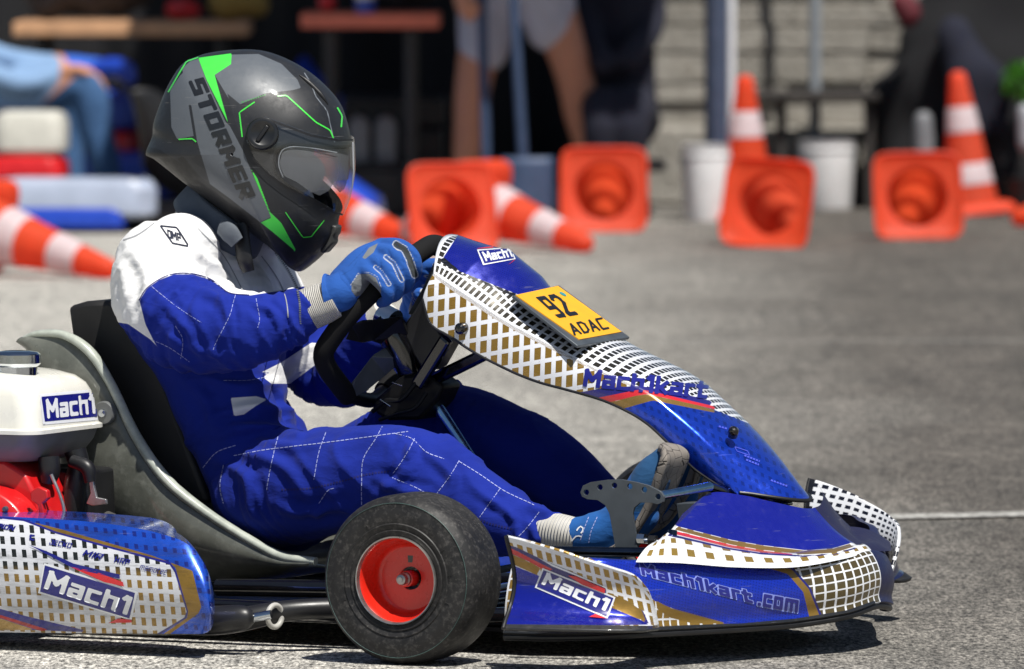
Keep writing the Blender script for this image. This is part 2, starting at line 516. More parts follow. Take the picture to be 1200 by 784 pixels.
def marching(f, X, Y):
    """Filled mesh of f > 0 on the grid X x Y (cells cut along the zero line)."""
    V, idx, F = [], {}, []
    def vid(key, p):
        if key not in idx: idx[key] = len(V); V.append(p)
        return idx[key]
    nx, ny = len(X), len(Y)
    cell = np.maximum.reduce([f[:-1, :-1], f[1:, :-1], f[:-1, 1:], f[1:, 1:]]) > 0
    for i, j in zip(*np.nonzero(cell)):
        cs = [(i, j), (i + 1, j), (i + 1, j + 1), (i, j + 1)]; poly = []
        for k in range(4):
            a, b = cs[k], cs[(k + 1) % 4]; fa, fb = f[a], f[b]
            if fa > 0: poly.append(vid(a, (X[a[0]], Y[a[1]])))
            if (fa > 0) != (fb > 0):
                t = fa / (fa - fb); key = (min(a, b), max(a, b))
                poly.append(vid(key, (X[a[0]] + (X[b[0]] - X[a[0]]) * t, Y[a[1]] + (Y[b[1]] - Y[a[1]]) * t)))
        if len(poly) > 2: F.append(tuple(poly))
    return np.array(V), F

def letter_geo(s, wt=.2, gap=.34, shear=0., grow=0., res=None):
    """(u, v) mesh of s: u 0..1 over the width, v 0..1 over the cap height."""
    segs, w = stroke_segs(s, gap); h = wt / 2 + grow; st = res or wt / 3.0; m = h + st
    X = np.arange(-m, w + m + st, st); Y = np.arange(-m, 1 + m + st, st)
    gx, gy = np.meshgrid(X, Y, indexing='ij'); f = np.full(gx.shape, -1e9)
    for (ax, ay), (bx, by) in segs:
        L = math.hypot(bx - ax, by - ay); dx, dy = (bx - ax) / L, (by - ay) / L
        px, py = gx - (ax + bx) / 2, gy - (ay + by) / 2
        al, pe = np.abs(px * dx + py * dy) - L / 2 - h, np.abs(-px * dy + py * dx) - h
        f = np.maximum(f, -np.maximum(al, pe))
    V, F = marching(f, X, Y)
    u = (V[:, 0] + wt / 2) / (w + wt); v = (V[:, 1] + wt / 2) / (1 + wt)
    return np.c_[u, v], F

def write(name, s, p0, px, py, bvh, frame, lift, mat, parent, wt=.2, gap=.34, shear=0., grow=0., res=None):
    """Lettering on a panel: baseline p0 -> px in the photo, py the top left of the capitals."""
    V, F = letter_geo(s, wt, gap, 0, grow, res)
    p0, px, py = map(np.array, (p0, px, py)); ex, ey = px - p0, py - p0
    xy = p0 + V[:, :1] * ex + V[:, 1:] * (ey + ex / np.linalg.norm(ex) * shear * np.linalg.norm(ey))
    return decal_from(name, xy, F, bvh, frame, lift, mat, parent)

def orient(o, towards):
    """Turn an open sheet's faces so that their normals look towards a local point."""
    me = o.data; s = sum(p.normal.dot(Vector(towards) - p.center) * p.area for p in me.polygons)
    if s < 0: me.flip_normals()
    return o
# ------------------------------------------------------------------ render, camera, light
scn.render.engine = 'CYCLES'
scn.cycles.use_denoising = True
scn.cycles.max_bounces = 8
scn.view_settings.view_transform = 'Standard'; scn.view_settings.look = 'None'
scn.view_settings.exposure = 0.22; scn.view_settings.gamma = 1.0
cd = bpy.data.cameras.new('camera'); cam = bpy.data.objects.new('camera', cd); link(cam)
cam.location = CAM; cam.rotation_euler = (math.pi / 2 - PITCH, 0, 0)
cd.sensor_width = 36.0; cd.lens = FPX / 1200 * 36.0; cd.clip_start = 0.5; cd.clip_end = 5000
cd.dof.use_dof = True; cd.dof.focus_distance = 13.75; cd.dof.aperture_fstop = 8.6
scn.camera = cam

SUN_DIR = Vector((0.26, -0.46, 1.0)).normalized()          # towards the sun: high, ahead of the kart, viewer's side
el = math.asin(SUN_DIR.z); az = math.atan2(SUN_DIR.x, SUN_DIR.y)
w = bpy.data.worlds.new('World'); scn.world = w; w.use_nodes = True
bg = w.node_tree.nodes['Background']
sky = w.node_tree.nodes.new('ShaderNodeTexSky'); sky.sky_type = 'NISHITA'; sky.sun_disc = False
sky.sun_elevation = el; sky.sun_rotation = az
w.node_tree.links.new(sky.outputs[0], bg.inputs[0]); bg.inputs[1].default_value = 0.052
sd = bpy.data.lights.new('sun', 'SUN'); sd.energy = 5.0; sd.angle = R(0.53); sd.color = (1.0, .965, .90)
sun = bpy.data.objects.new('sun', sd); link(sun)
sun.rotation_euler = SUN_DIR.to_track_quat('Z', 'Y').to_euler()

# ------------------------------------------------------------------ ground
def asphalt():
    t = NT('asphalt'); o = t.obj()
    sx = t.n('ShaderNodeSeparateXYZ'); t.l(o, sx.inputs[0])
    mp = t.n('ShaderNodeMapping'); mp.inputs['Scale'].default_value = (.8, .8, 1); t.l(o, mp.inputs[0]); st = mp.outputs[0]
    mg = t.n('ShaderNodeMapping'); mg.inputs['Scale'].default_value = (1, .27, 1); t.l(o, mg.inputs[0]); sg = mg.outputs[0]
    big = t.noise(.55, 5, .6, st); mid = t.noise(4.5, 8, .72, sg); grit = t.noise(120, 5, .78, sg); grit2 = t.noise(260, 3, .75, sg); lump = t.noise(30, 4, .7, sg)
    # worn pale surface to the left, darker newer binder to the right
    x = t.math('ADD', sx.outputs[0], t.math('MULTIPLY', t.math('SUBTRACT', big, .5), 1.1))
    pale = t.map(x, -.35, .95, 1, 0)
    yb = t.map(sx.outputs[1], 12.0, 15.5, .45, 0)                      # bare stones nearer the viewer
    pale = t.math('MAXIMUM', pale, yb)
    a = t.mix(t.map(mid, .3, .72), s2l((66, 64, 62)), s2l((98, 94, 90)))
    b = t.mix(t.map(mid, .3, .72), s2l((144, 143, 140)), s2l((172, 170, 166)))
    c = t.mix(pale, a, b)
    c = t.mix(1.0, c, t.mix(t.map(grit, .36, .64), (.14, .14, .15, 1), (2.1, 2.08, 2.02, 1)), 'MULTIPLY')
    c = t.mix(1.0, c, t.mix(t.map(grit2, .3, .7), (.5, .5, .5, 1), (1.5, 1.49, 1.46, 1)), 'MULTIPLY')
    c = t.mix(1.0, c, t.mix(t.map(lump, .36, .64), (.66, .66, .66, 1), (1.32, 1.31, 1.29, 1)), 'MULTIPLY')
    # old tyre streaks running along the track
    mp2 = t.n('ShaderNodeMapping'); mp2.inputs['Scale'].default_value = (.06, 1.3, 1); t.l(o, mp2.inputs[0])
    sk = t.noise(2.2, 4, .6, mp2.outputs[0])
    c = t.mix(t.map(sk, .52, .70, 0, .18), c, s2l((74, 72, 69)))
    # faded pale line
    fl = t.math('LESS_THAN', t.math('ABSOLUTE', t.math('SUBTRACT', sx.outputs[1], 22.75)), .045)
    c = t.mix(t.math('MULTIPLY', t.math('MULTIPLY', fl, t.map(grit, .4, .6)), .45), c, s2l((170, 168, 162)))
    t.set(color=c, rough=.9, spec=.3)
    h = t.math('ADD', grit, t.math('MULTIPLY', grit2, .35))
    t.bump(h, .75, .006)
    return t.m
def sheet(name, x0, x1, y0, y1, z, mat, nx=1, ny=1):
    P = [[(x, y, z) for y in np.linspace(y0, y1, ny + 1)] for x in np.linspace(x0, x1, nx + 1)]
    o = surf(name, P, mat, None, smooth=False); return o
M_ASPH = asphalt()
gr = sheet('ground', -400, 400, -60, 900, 0, M_ASPH); gr['kind'] = 'structure'
t = NT('line_paint'); gn = t.noise(60, 6, .7); t.set(color=t.mix(t.map(gn, .4, .62), s2l((112, 110, 106)), s2l((192, 190, 184))), rough=.8)
yl = G(1100, 607)[1]
ln = sheet('road_line', -14, 14, -.055, .055, .004, t.m); _g = G(1100, 606.5); ln.location = (_g[0], _g[1], 0); ln.rotation_euler = (0, 0, R(17)); ln['kind'] = 'structure'
# ------------------------------------------------------------------ kart: materials
BLUE = (20, 36, 172)
M_BLACK = simple('satin_black', (24, 24, 26), .42, vary=.2, bump=.05)
M_GLOSSBLK = simple('gloss_black', (14, 14, 16), .15, coat=.8, vary=.2)
M_RUB = simple('rubber', (30, 30, 31), .72, vary=.18, scale=18, bump=.12, bscale=140, spec=.35)
M_OILY = simple('oily_black_hardware', (15, 15, 16), .5, spec=.25, vary=.3, scale=80)
M_FOAM = simple('wheel_foam', (20, 20, 21), .85, vary=.2, bump=.25, bscale=500, spec=.25)
M_STEEL = simple('dark_steel', (84, 90, 96), .42, metal=.35, vary=.15, bump=.05)
M_CHROME = simple('chrome', (205, 210, 216), .09, metal=1., vary=.05)
M_BLUESTEEL = simple('blued_tube', (140, 178, 210), .2, metal=1., vary=.12)
M_DARKTUBE = simple('dark_chrome_tube', (66, 76, 92), .13, metal=1., vary=.12)
M_RED = simple('red_rim_paint', (212, 40, 26), .28, coat=.5, vary=.06)
M_REDENG = simple('red_engine_paint', (200, 24, 26), .35, coat=.4, vary=.08)
M_LIP = simple('worn_alloy', (176, 174, 172), .32, metal=.85, vary=.2, scale=60)
M_TANK = simple('white_tank_paint', (226, 224, 214), .28, coat=.6, vary=.03)
M_TRAY = simple('grey_tank_tray', (112, 112, 110), .5, vary=.1)
M_PLAST = simple('black_plastic', (30, 30, 32), .38, vary=.2, scale=12, bump=.1)
M_INKB = simple('blue_ink', (28, 30, 122), .3, coat=.8, vary=.05)
M_INKW = simple('white_ink', (232, 234, 238), .3, coat=.8, vary=.03)
M_INKR = simple('red_ink', (214, 34, 44), .3, coat=.8, vary=.05)
M_INKK = simple('black_ink', (16, 15, 15), .4, coat=.4, vary=.1)
M_INKD = simple('dull_blue_ink', (52, 58, 130), .35, coat=.6, vary=.05)
M_INKLB = simple('pale_blue_outline', (128, 142, 214), .3, coat=.8, vary=.05)

def shell_mat():
    t = NT('fibreglass_shell'); nz = t.noise(9, 6, .65); n2 = t.noise(45, 6, .7)
    c = t.mix(t.map(nz, .3, .7), s2l((70, 72, 66)), s2l((112, 114, 106)))
    c = t.mix(t.map(n2, .5, .75, 0, .45), c, s2l((142, 144, 136)))
    t.set(color=c, rough=t.map(n2, .3, .7, .25, .5), coat=.5); t.bump(n2, .2, .002); return t.m
def rim_mat():
    t = NT('fibreglass_edge'); n2 = t.noise(28, 6, .7)
    t.set(color=t.mix(t.map(n2, .35, .7), s2l((150, 156, 146)), s2l((190, 195, 184))), rough=.32, coat=.5); t.bump(n2, .2, .002); return t.m
M_SHELL, M_SRIM = shell_mat(), rim_mat()

KM = KF.matrix()
kart = root('racing_kart', 'blue, white and gold racing kart carrying the helmeted driver', 'kart', KM)

# ------------------------------------------------------------------ wheels
def tyre_mat():
    t = NT('tyre_rubber'); nz = t.noise(22, 6, .65); n2 = t.noise(120, 4, .7)
    c = t.mix(t.map(nz, .3, .72), s2l((22, 22, 24)), s2l((42, 41, 41)))
    c = t.mix(t.map(n2, .5, .75, 0, .55), c, s2l((98, 95, 92))); c = t.mix(t.map(t.noise(240, 2, .5), .68, .76, 0, .14), c, s2l((140, 136, 128)))
    t.set(color=c, rough=t.map(nz, .3, .7, .42, .7), spec=.4); t.bump(n2, .25, .001); return t.m
M_TYRE = tyre_mat()
def bar(name, a, b, w, t, mat, parent, lat_dir=(0, 1, 0)):
    """Flat bar from a to b, w wide along lat_dir, t thick."""
    a, b = np.array(a, float), np.array(b, float); d = (b - a) / np.linalg.norm(b - a); s = np.array(lat_dir, float); s -= d * (s @ d); s /= np.linalg.norm(s); q = np.cross(d, s)
    V = [p + s * w / 2 * i + q * t / 2 * j for p in (a, b) for i in (-1, 1) for j in (-1, 1)]
    o = mesh_obj(name, V, [(0, 1, 3, 2), (4, 6, 7, 5), (0, 4, 5, 1), (2, 3, 7, 6), (0, 2, 6, 4), (1, 5, 7, 3)], mat, parent, smooth=False); bevel(o, min(w, t) * .3, 2); return o
def make_wheel(rw=.058, ro=.13):
    h = rw
    wr = bpy.data.objects.new('front_wheel', None); link(wr, kart)
    prof = [(.066, -h + .004), (.069, -h - .001), (.076, -h - .003), (.0775, -h - .0008), (.086, -h - .004), (.0875, -h - .0025), (.097, -h - .0045), (.108, -h - .003),
            (.1165, -h + .000), (.118, -h - .0003), (.1195, -h + .002), (.1255, -h + .009), (.1292, -h + .019), (ro, -h + .03)]
    s = ro / .13; prof = [(r * (s if r > .08 else 1), y) for r, y in prof]
    prof += [(r, -y) for r, y in prof[::-1]]
    V, F = lathe_geo(prof, 96, 'Y'); mesh_obj('tyre', V, F, M_TYRE, wr, sharp=50)
    V, F = lathe_geo([(.1176 * s, -h - .0009), (.1180 * s, -h - .0012), (.1184 * s, -h - .0006)], 96, 'Y'); mesh_obj('wear_line', V, F, simple('greenish_wear_line', (66, 92, 88), .5), wr)
    for a in (.12, .55, -.35, 2.1, 3.5, -1.2):
        bar('sidewall_mark', (.0885 * math.cos(a), -h - .0030, .0885 * math.sin(a)), (.0965 * math.cos(a), -h - .0044, .0965 * math.sin(a)), .0016, .0012, M_TYRE, wr)
    rp = [(.0655, -h + .001), (.0625, -h + .004), (.0600, -h + .012), (.0575, -h + .035), (.052, -h + .047), (.040, -h + .051), (.0175, -h + .0515)]
    V, F = lathe_geo(rp, 96, 'Y'); rim = mesh_obj('rim', V, F, M_RED, wr, sharp=60)
    lp = [(.0662, -h + .006), (.0678, -h - .003), (.0668, -h - .0055), (.0652, -h - .005), (.0640, -h + .001), (.0632, -h + .006)]
    V, F = lathe_geo(lp, 96, 'Y'); mesh_obj('rim_lip', V, F, M_LIP, rim)
    V, F = lathe_geo([(.0655, .05), (.0600, .02), (.0600, -.01), (.018, -.009)], 64, 'Y'); mesh_obj('inner_rim', V, F, M_RED, rim)
    V, F = lathe_geo([(.0175, -h + .053), (.0178, -h + .075), (.0001, -h + .076)], 32, 'Y'); mesh_obj('hub_bore', V, F, M_GLOSSBLK, rim)
    V, F = lathe_geo([(.0001, -h + .012), (.004, -h + .012), (.0042, -h + .014), (.0075, -h + .015), (.0085, -h + .017), (.0085, -h + .024), (.0105, -h + .026), (.0105, -h + .08)], 24, 'Y')
    mesh_obj('axle_nut', V, F, M_LIP, rim)
    V, F = lathe_geo([(.0108, -h + .03), (.0125, -h + .031), (.0125, -h + .055)], 24, 'Y'); mesh_obj('hub_spacer', V, F, M_RED, rim)
    # keyhole vent, a black plate proud of the disc for the hole's darkness
    pts = [(.0065 * math.sin(a), .0065 * math.cos(a) + .041) for a in np.linspace(-2.3, 2.3, 16)]
    pts += [(.0036, .024), (-.0036, .024)]
    prism('vent_black_plate', [(x, -h + .0502, z) for x, z in pts], (0, -.0016, 0), M_GLOSSBLK, rim)
    return wr
wh = make_wheel(); wh.location = (0, -TR, .13)
def copy_tree(o, parent):
    c = o.copy(); col.objects.link(c); c.parent = parent
    for ch in list(o.children): copy_tree(ch, c)
    return c
wf = copy_tree(wh, kart); wf.location = (0, TR, .13); wf.rotation_euler = (0, 0, math.pi)
for sgn in (-1, 1):
    wb = copy_tree(wh, kart); wb.name = 'rear_wheel'; wb.location = (-1.05, sgn * .56, .14); wb.scale = (1.08, 1.75, 1.08)
    wb.rotation_euler = (0, 0, 0 if sgn < 0 else math.pi)

# ------------------------------------------------------------------ floor, frame
floor_out = [(-.78, -.28, .036), (-.1, -.31, .036), (.12, -.33, .036), (.30, -.28, .036), (.42, -.16, .036), (.42, .16, .036), (.30, .28, .036), (.12, .33, .036), (-.1, .31, .036), (-.78, .28, .036)]
prism('floor_pan', floor_out, (0, 0, .006), M_GLOSSBLK, kart)
for sgn in (-1, 1):
    tube('frame_rail', [(-1.1, sgn * .33, .062), (-.6, sgn * .34, .058), (-.25, sgn * .335, .055), (.05, sgn * .30, .055), (.34, sgn * .24, .055)], .016, M_GLOSSBLK, kart)
tube('axle_bar', [(-1.05, -.5, .14), (-1.05, .5, .14)], .02, M_STEEL, kart, n=2)
tube('cross_tube', [(-.12, -.34, .06), (-.12, .34, .06)], .015, M_GLOSSBLK, kart, n=2)
tube('front_axle_tube', [(0.0, -.45, .1), (.0, -.30, .075), (.0, .30, .075), (.0, .45, .1)], .013, M_GLOSSBLK, kart)
tube('tie_rod', [(-.05, -.42, .11), (.0, -.05, .12), (-.05, .42, .11)], .006, M_STEEL, kart)
V, F = lathe_geo([(.0001, .0), (.013, 0), (.016, .004), (.016, .03), (.012, .034), (.0001, .034)], 24, 'Y')
for sgn in (-1, 1):
    o = mesh_obj('steering_knuckle', V, F, M_STEEL, kart); o.location = (.02, sgn * .43 - .015, .12)
tube('under_rail', [K(255, 688, -.26), K(390, 690, -.26)], .014, M_GLOSSBLK, kart, n=2)
tube('side_bar', [K(150, 724, -.46), K(255, 729, -.455), K(335, 716, -.42), K(400, 712, -.37)], [.02, .02, .0165, .016], M_PLAST, kart)
# sidepod bar: a flat dark paddle and a pale plastic clamp ring
tube('bar_sleeve', [K(190, 727, -.50), K(247, 727, -.50), K(285, 724, -.495), K(297, 723, -.49)], [.021, .0225, .0195, .010], M_PLAST, kart)
tube('bar_end', [K(296, 724, -.49), K(318, 720, -.485)], .007, M_CHROME, kart, n=2)
c = K(322, 722, -.45); th = np.linspace(0, 2 * math.pi, 25)
tube('clamp_ring', [c + np.array([.000 + .004 * math.cos(a), .017 * math.cos(a), .017 * math.sin(a)]) for a in th], .0042, simple('pale_clamp', (176, 174, 168), .5), kart, smooth_path=False)

# ------------------------------------------------------------------ seat
rimp = [(28, 396), (46, 391), (76, 393), (105, 412), (130, 450), (160, 512), (195, 562), (240, 599), (290, 631), (330, 652), (370, 658)]
lowp = [(30, 400), (44, 425), (58, 500), (70, 590), (110, 640), (160, 668), (205, 676), (250, 678), (292, 674), (332, 668), (370, 662)]
n = 70; u = np.linspace(0, 1, n)
A = pspline(rimp, u); B = pspline(lowp, u)
rows = []
for i in range(n):
    r = K(A[i, 0], A[i, 1], -.205); l = K(B[i, 0], B[i, 1], -.165)
    near = []
    for s in np.linspace(0, 1, 9):
        p = r + (l - r) * s; p[1] = -.205 + .04 * s ** 3 - .012 * math.sin(math.pi * s)
        near.append(p)
    mid = [np.array([l[0], y, l[2] - .012 * (1 - (y / .165) ** 2)]) for y in np.linspace(-.125, .125, 7)]
    far = [np.array([p[0], -p[1], p[2]]) for p in near[::-1]]
    rows.append(near + mid + far)
seat = surf('seat', rows, M_SHELL, kart, sharp=0); solidify(seat, .005)
rp3 = [K(x, y, -.207) for x, y in rimp]
lip = tube('seat_rim', rp3, [.004, .0065, .008, .0095, .0085, .0095, .0105, .009, .0085, .009, .008], M_SRIM, seat, n=120, sq=(.85, 1.1))
tube('seat_rim', [(p[0], -p[1], p[2]) for p in rp3], .009, M_SRIM, seat, n=80)
# flared shoulder of the shell
pad_o = [(79, 359), (100, 353), (128, 352), (150, 372), (185, 430), (215, 510), (245, 590), (215, 590), (160, 540), (120, 460), (92, 410), (84, 395)]
pad = prism('seat_pad', [K(x, y, -.15) for x, y in pad_o], (0, .30, 0), simple('black_seat_pad', (26, 25, 25), .6, vary=.2, bump=.1, bscale=90), kart, bev=.008)
c = K(122, 484, -.222)
V, F = lathe_geo([(.0001, -.004), (.017, -.004), (.019, -.001), (.019, .004), (.0001, .004)], 32, 'Y'); o = mesh_obj('seat_washer', V, F, simple('washer', (96, 98, 98), .5), seat); o.location = c
V, F = lathe_geo([(.0001, -.010), (.006, -.009), (.007, -.004), (.007, -.003)], 20, 'Y'); o = mesh_obj('seat_bolt', V, F, M_CHROME, seat); o.location = c

# ------------------------------------------------------------------ engine
eng = bpy.data.objects.new('engine', None); link(eng, kart)
cn = K(39, 508, -.47); ex1 = cn[0]; ey0 = -.47; ey1 = -.22; ex0 = ex1 - .27; ez = cn[2]
def rrect(x0, x1, y0, y1, r, n=8):
    out = []
    for cx, cy, a0 in ((x1 - r, y1 - r, 0), (x0 + r, y1 - r, 90), (x0 + r, y0 + r, 180), (x1 - r, y0 + r, 270)):
        for a in np.linspace(a0, a0 + 90, n): out.append((cx + r * math.cos(R(a)), cy + r * math.sin(R(a))))
    return out
def layers_obj(name, lay, mat, parent, cap=True, sharp=40):
    P = []
    for z, ins, r, tl in lay:
        P.append([(x, y, z + tl * (ex1 - x)) for x, y in rrect(ex0 + ins, ex1 - ins, ey0 + ins, ey1 - ins, r)])
    P = np.array(P); n, m = P.shape[:2]
    F = grid_faces(n, m, wrap_m=True)
    if cap: F += [tuple(range(m))[::-1], tuple(range((n - 1) * m, n * m))]
    return mesh_obj(name, P.reshape(-1, 3), F, mat, parent, sharp=sharp)
tank = layers_obj('fuel_tank', [(ez - .003, .006, .03, 0), (ez - .003, -.003, .034, 0), (ez + .003, -.003, .034, 0), (ez + .006, .002, .032, 0), (ez + .03, .006, .032, 0), (ez + .055, .010, .034, .02),
                         (ez + .068, .016, .036, .05), (ez + .078, .027, .04, .07), (ez + .083, .045, .04, .08), (ez + .085, .07, .03, .08)], M_TANK, eng)
layers_obj('tank_tray', [(ez - .004, .004, .03, 0), (ez - .02, .008, .032, 0), (ez - .040, .018, .04, 0), (ez - .048, .03, .04, 0)], M_TRAY, eng)
cp = K(20, 434, -.385)
V, F = [], []
prof = [(.0001, .031), (.020, .031), (.033, .029), (.0375, .025), (.038, .012), (.036, .009), (.032, .006), (.032, -.02)]
V, F = lathe_geo(prof, 48); V = [np.array(v) * (np.array([1 + .02 * math.cos(9 * math.atan2(v[1], v[0]))] * 2 + [1]) if .005 < v[2] < .03 else 1) for v in V]
o = mesh_obj('tank_cap', V, F, M_CHROME, tank); o.location = cp
bv = None
def frontpt(px, py):          # point on the tank's front face
    d = ray(px, py); X = KF.world([ex1 - .004, 0, 0]); t = ((X - CAM) @ KF.X) / (d @ KF.X); return KF.loc(CAM + d * t)
bvT = bvh_of(tank)
poly_decal('tank_label_edge', [(46, 462), (112, 456), (116, 492), (50, 498)], bvT, KF, .0006, M_INKW, tank)
poly_decal('tank_label', [(48, 465), (110, 459.5), (113.5, 488), (52, 494)], bvT, KF, .0011, M_INKB, tank)
write('lettering', 'Mach1', (54.5, 491), (111, 484.8), (52.5, 468), bvT, KF, .0016, M_INKW, tank, wt=.24)
# red recoil cover, bracket and black carburettor parts
c = K(-24, 640, -.49)
V, F = lathe_geo([(.0001, -.012), (.035, -.012), (.05, -.008), (.075, -.004), (.088, .004), (.093, .02), (.095, .11)], 48, 'Y')
o = mesh_obj('recoil_cover', V, F, M_REDENG, eng); o.location = c; bevel(o, .002)
for a in np.linspace(.2, 1.9, 6):
    rr = .078; q = c + np.array([rr * math.cos(a), -.0075, rr * math.sin(a)])
    V, F = lathe_geo([(.0001, -.004), (.0035, -.004), (.0045, 0), (.0045, .003)], 12, 'Y'); b = mesh_obj('cover_bolt', V, F, M_STEEL, o); b.location = q - c
prism('engine_shroud', [K(x, y, -.44) for x, y in [(-60, 535), (5, 540), (30, 556), (44, 585), (56, 625), (-60, 625)]], (0, .14, 0), M_REDENG, eng, bev=.006)
prism('choke_lever', [K(x, y, -.475) for x, y in [(35, 577), (44, 570), (55, 575), (56, 584), (49, 590), (55, 620), (49, 622), (44, 592), (36, 586)]], (0, .012, 0), M_REDENG, eng, bev=.002)
tube('intake_stub', [K(57, 535, -.40), K(58, 552, -.40), K(56, 566, -.40)], [.017, .017, .012], M_PLAST, eng)
tube('air_box', [K(88, 528, -.34), K(92, 545, -.34), K(88, 575, -.34), K(84, 625, -.34)], [.018, .017, .019, .018], M_PLAST, eng)
tube('air_elbow', [K(84, 540, -.36), K(102, 548, -.36), K(106, 565, -.36)], [.010, .012, .009], M_BLACK, eng)
tube('throttle_cable', [K(60, 556, -.43), K(70, 580, -.43), K(75, 600, -.43), K(70, 622, -.43)], .0028, M_LIP, eng)
prism('throttle_lever', [K(x, y, -.36) for x, y in [(103, 556), (109, 560), (110, 570), (113, 583), (124, 585), (125, 591), (108, 593), (101, 590), (106, 578)]], (0, .006, 0), M_LIP, eng, bev=.001)
prism('engine_block', [K(x, y, -.34) for x, y in [(-60, 545), (60, 548), (100, 552), (104, 650), (-60, 650)]], (0, .1, 0), M_BLACK, eng, bev=.006)
c = K(117, 600, -.27)
blend('muffler', [chain(KF, [(60, 640, -.27, .03), (112, 622, -.27, .036), (150, 640, -.27, .03)])], .006, simple('sooty_muffler', (66, 64, 60), .8, vary=.25, scale=60, bump=.4, bscale=300), eng, 3)

# ------------------------------------------------------------------ bodywork helpers
def strip(top, bot, n, m, lat):
    """Panel between two traced edges; lat(u, v) gives its sideways position (v 0 top, 1 bottom)."""
    u = np.linspace(0, 1, n); T = pspline(top, u); B = pspline(bot, u)
    return np.array([[K(*(T[i] + (B[i] - T[i]) * v), lat(u[i], v)) for v in np.linspace(0, 1, m)] for i in range(n)])

def skirted(P, depth, pull=0):
    """Returns the grid with all four borders turned inwards by depth (towards the kart)."""
    n, m = P.shape[:2]; Q = np.zeros((n + 2, m + 2, 3)); Q[1:-1, 1:-1] = P
    Q[0, 1:-1] = P[0]; Q[-1, 1:-1] = P[-1]; Q[1:-1, 0] = P[:, 0]; Q[1:-1, -1] = P[:, -1]
    for a in ((0, 0), (0, -1), (-1, 0), (-1, -1)): Q[a] = P[a]
    for sl in ((0, slice(None)), (-1, slice(None)), (slice(None), 0), (slice(None), -1)): Q[sl][:, 1] = P[:, :, 1].min() + depth
    if pull:
        k = np.clip((np.arange(n + 2) / (n + 1) - .45) / .2, 0, 1)[:, None]
        for sl in ((-1, slice(None)), (slice(None), 0), (slice(None), -1)):
            Q[sl][..., 0] -= (pull * k[sl[0] if isinstance(sl[0], slice) else -1])[..., 0]
    return Q

def fields(o, polys, mirror=False, lines=()):
    xy = photo_xy(o, KF, mirror)
    for name, p in polys.items():
        ps = p if isinstance(p[0][0], (tuple, list)) else [p]
        set_attr(o, name, np.max([sdf_poly(xy, q) for q in ps], axis=0))
    for name, l, w in lines: set_attr(o, name, sdf_line(xy, l, w))
    set_attr(o, 'all', np.full(len(xy), 10.))
    return xy

def lattice(xy, a, c):
    M = np.linalg.inv(np.array([a, c], float).T); q = xy @ M.T; return q[:, 0], q[:, 1]

# ------------------------------------------------------------------ sidepod
def zS(*p): return [(x / 3.92, 584 + y / 3.92) for x, y in p]
top = [(-330, 600), (-200, 599), (-100, 601), (0, 605), (60, 608), (110, 612), (155, 618), (190, 626), (217, 636), (236, 655), (246, 676), (251, 700), (252, 712)]
bot = [(-330, 738), (-200, 739), (-100, 740), (0, 741), (60, 742), (110, 743), (155, 744), (190, 744.5), (217, 744), (236, 743), (246, 739), (250, 730), (252, 718)]
def lat_s(u, v):
    e = max(0, (u - .72) / .28)
    return -.545 - .055 * (math.sin(math.pi * (.12 + .76 * v)) ** .7) + .10 * e ** 3.0
P = strip(top, bot, 220, 60, lat_s)
pod = surf('sidepod', skirted(P, .17, .081), None, kart, sharp=50)
xy = fields(pod, dict(
    white=zS((-1600, 60), (0, 92), (110, 104), (260, 162), (500, 228), (778, 302), (803, 340), (858, 520), (848, 548), (718, 625), (-1600, 640)),
    rimline=zS((-1600, 50), (0, 82), (110, 94), (260, 152), (500, 218), (783, 292), (811, 336), (866, 520), (856, 552), (728, 632), (-1600, 650)),
    gold=zS((90, 92), (300, 146), (700, 262), (885, 332), (926, 500), (912, 530), (770, 632), (735, 632), (858, 548), (862, 520), (805, 320), (780, 298), (500, 222), (260, 155)),
    cap=zS((-1600, 612), (0, 616), (950, 622), (1000, 600), (1000, 680), (-1600, 680)),
    lowblue=zS((-1600, 380), (0, 506), (120, 540), (390, 605), (385, 615), (0, 600), (-1600, 500)), lowred=zS((-1600, 400), (0, 534), (240, 608), (185, 610), (0, 550), (-1600, 430)),
    lowgold=zS((-1600, 430), (0, 550), (170, 606), (0, 606), (-1600, 606)), sel=zS((-1600, 330), (1200, 330), (1200, 900), (-1600, 900))))
gu, gv = lattice(xy, (12.0, .6), (1.6, 14.6)); set_attr(pod, 'gu', gu + .35); set_attr(pod, 'gv', gv + .1)
wu, wv = lattice(xy, (11.3, 1.2), (2.2, 14.8)); set_attr(pod, 'wu', wu); set_attr(pod, 'wv', wv)
GOLD = (150, 116, 42)
M_pod = layered('sidepod_skin', (30, 84, 205), [
    dict(attr='gold', color=GOLD, metal=.55, rough=.38), dict(attr='rimline', color=(30, 28, 120)),
    dict(attr='white', color=(214, 216, 222), grid=dict(lu=.56, lv=.36, color=(38, 40, 34), color2=GOLD, sel='sel', metal=.3)),
    dict(attr='lowblue', color=(34, 38, 140)), dict(attr='lowred', color=(190, 34, 40)), dict(attr='lowgold', color=(176, 142, 78), metal=.3),
    dict(attr='cap', color=(22, 22, 24), rough=.4)], rough=.2, coat=1., metal=.45, weave=True, dirt=.35, smear=.65)
finish(pod, M_pod, True, 50)
bv = bvh_of(pod)
def logo(px_rect, edge, base0, base1, topl, sw, swr, low, parent, bvx, s='Mach1', bold=.03):
    poly_decal('logo_edge', edge, bvx, KF, .0008, M_INKW, parent)
    poly_decal('logo_field', px_rect, bvx, KF, .0014, M_INKB, parent)
    write('lettering', s, base0, base1, topl, bvx, KF, .0020, M_INKW, parent, wt=.23)
    for q, m in ((sw, M_INKB), (swr, M_INKR), (low, M_INKR)):
        if q: poly_decal('logo_swoosh', q, bvx, KF, .0017, m, parent)
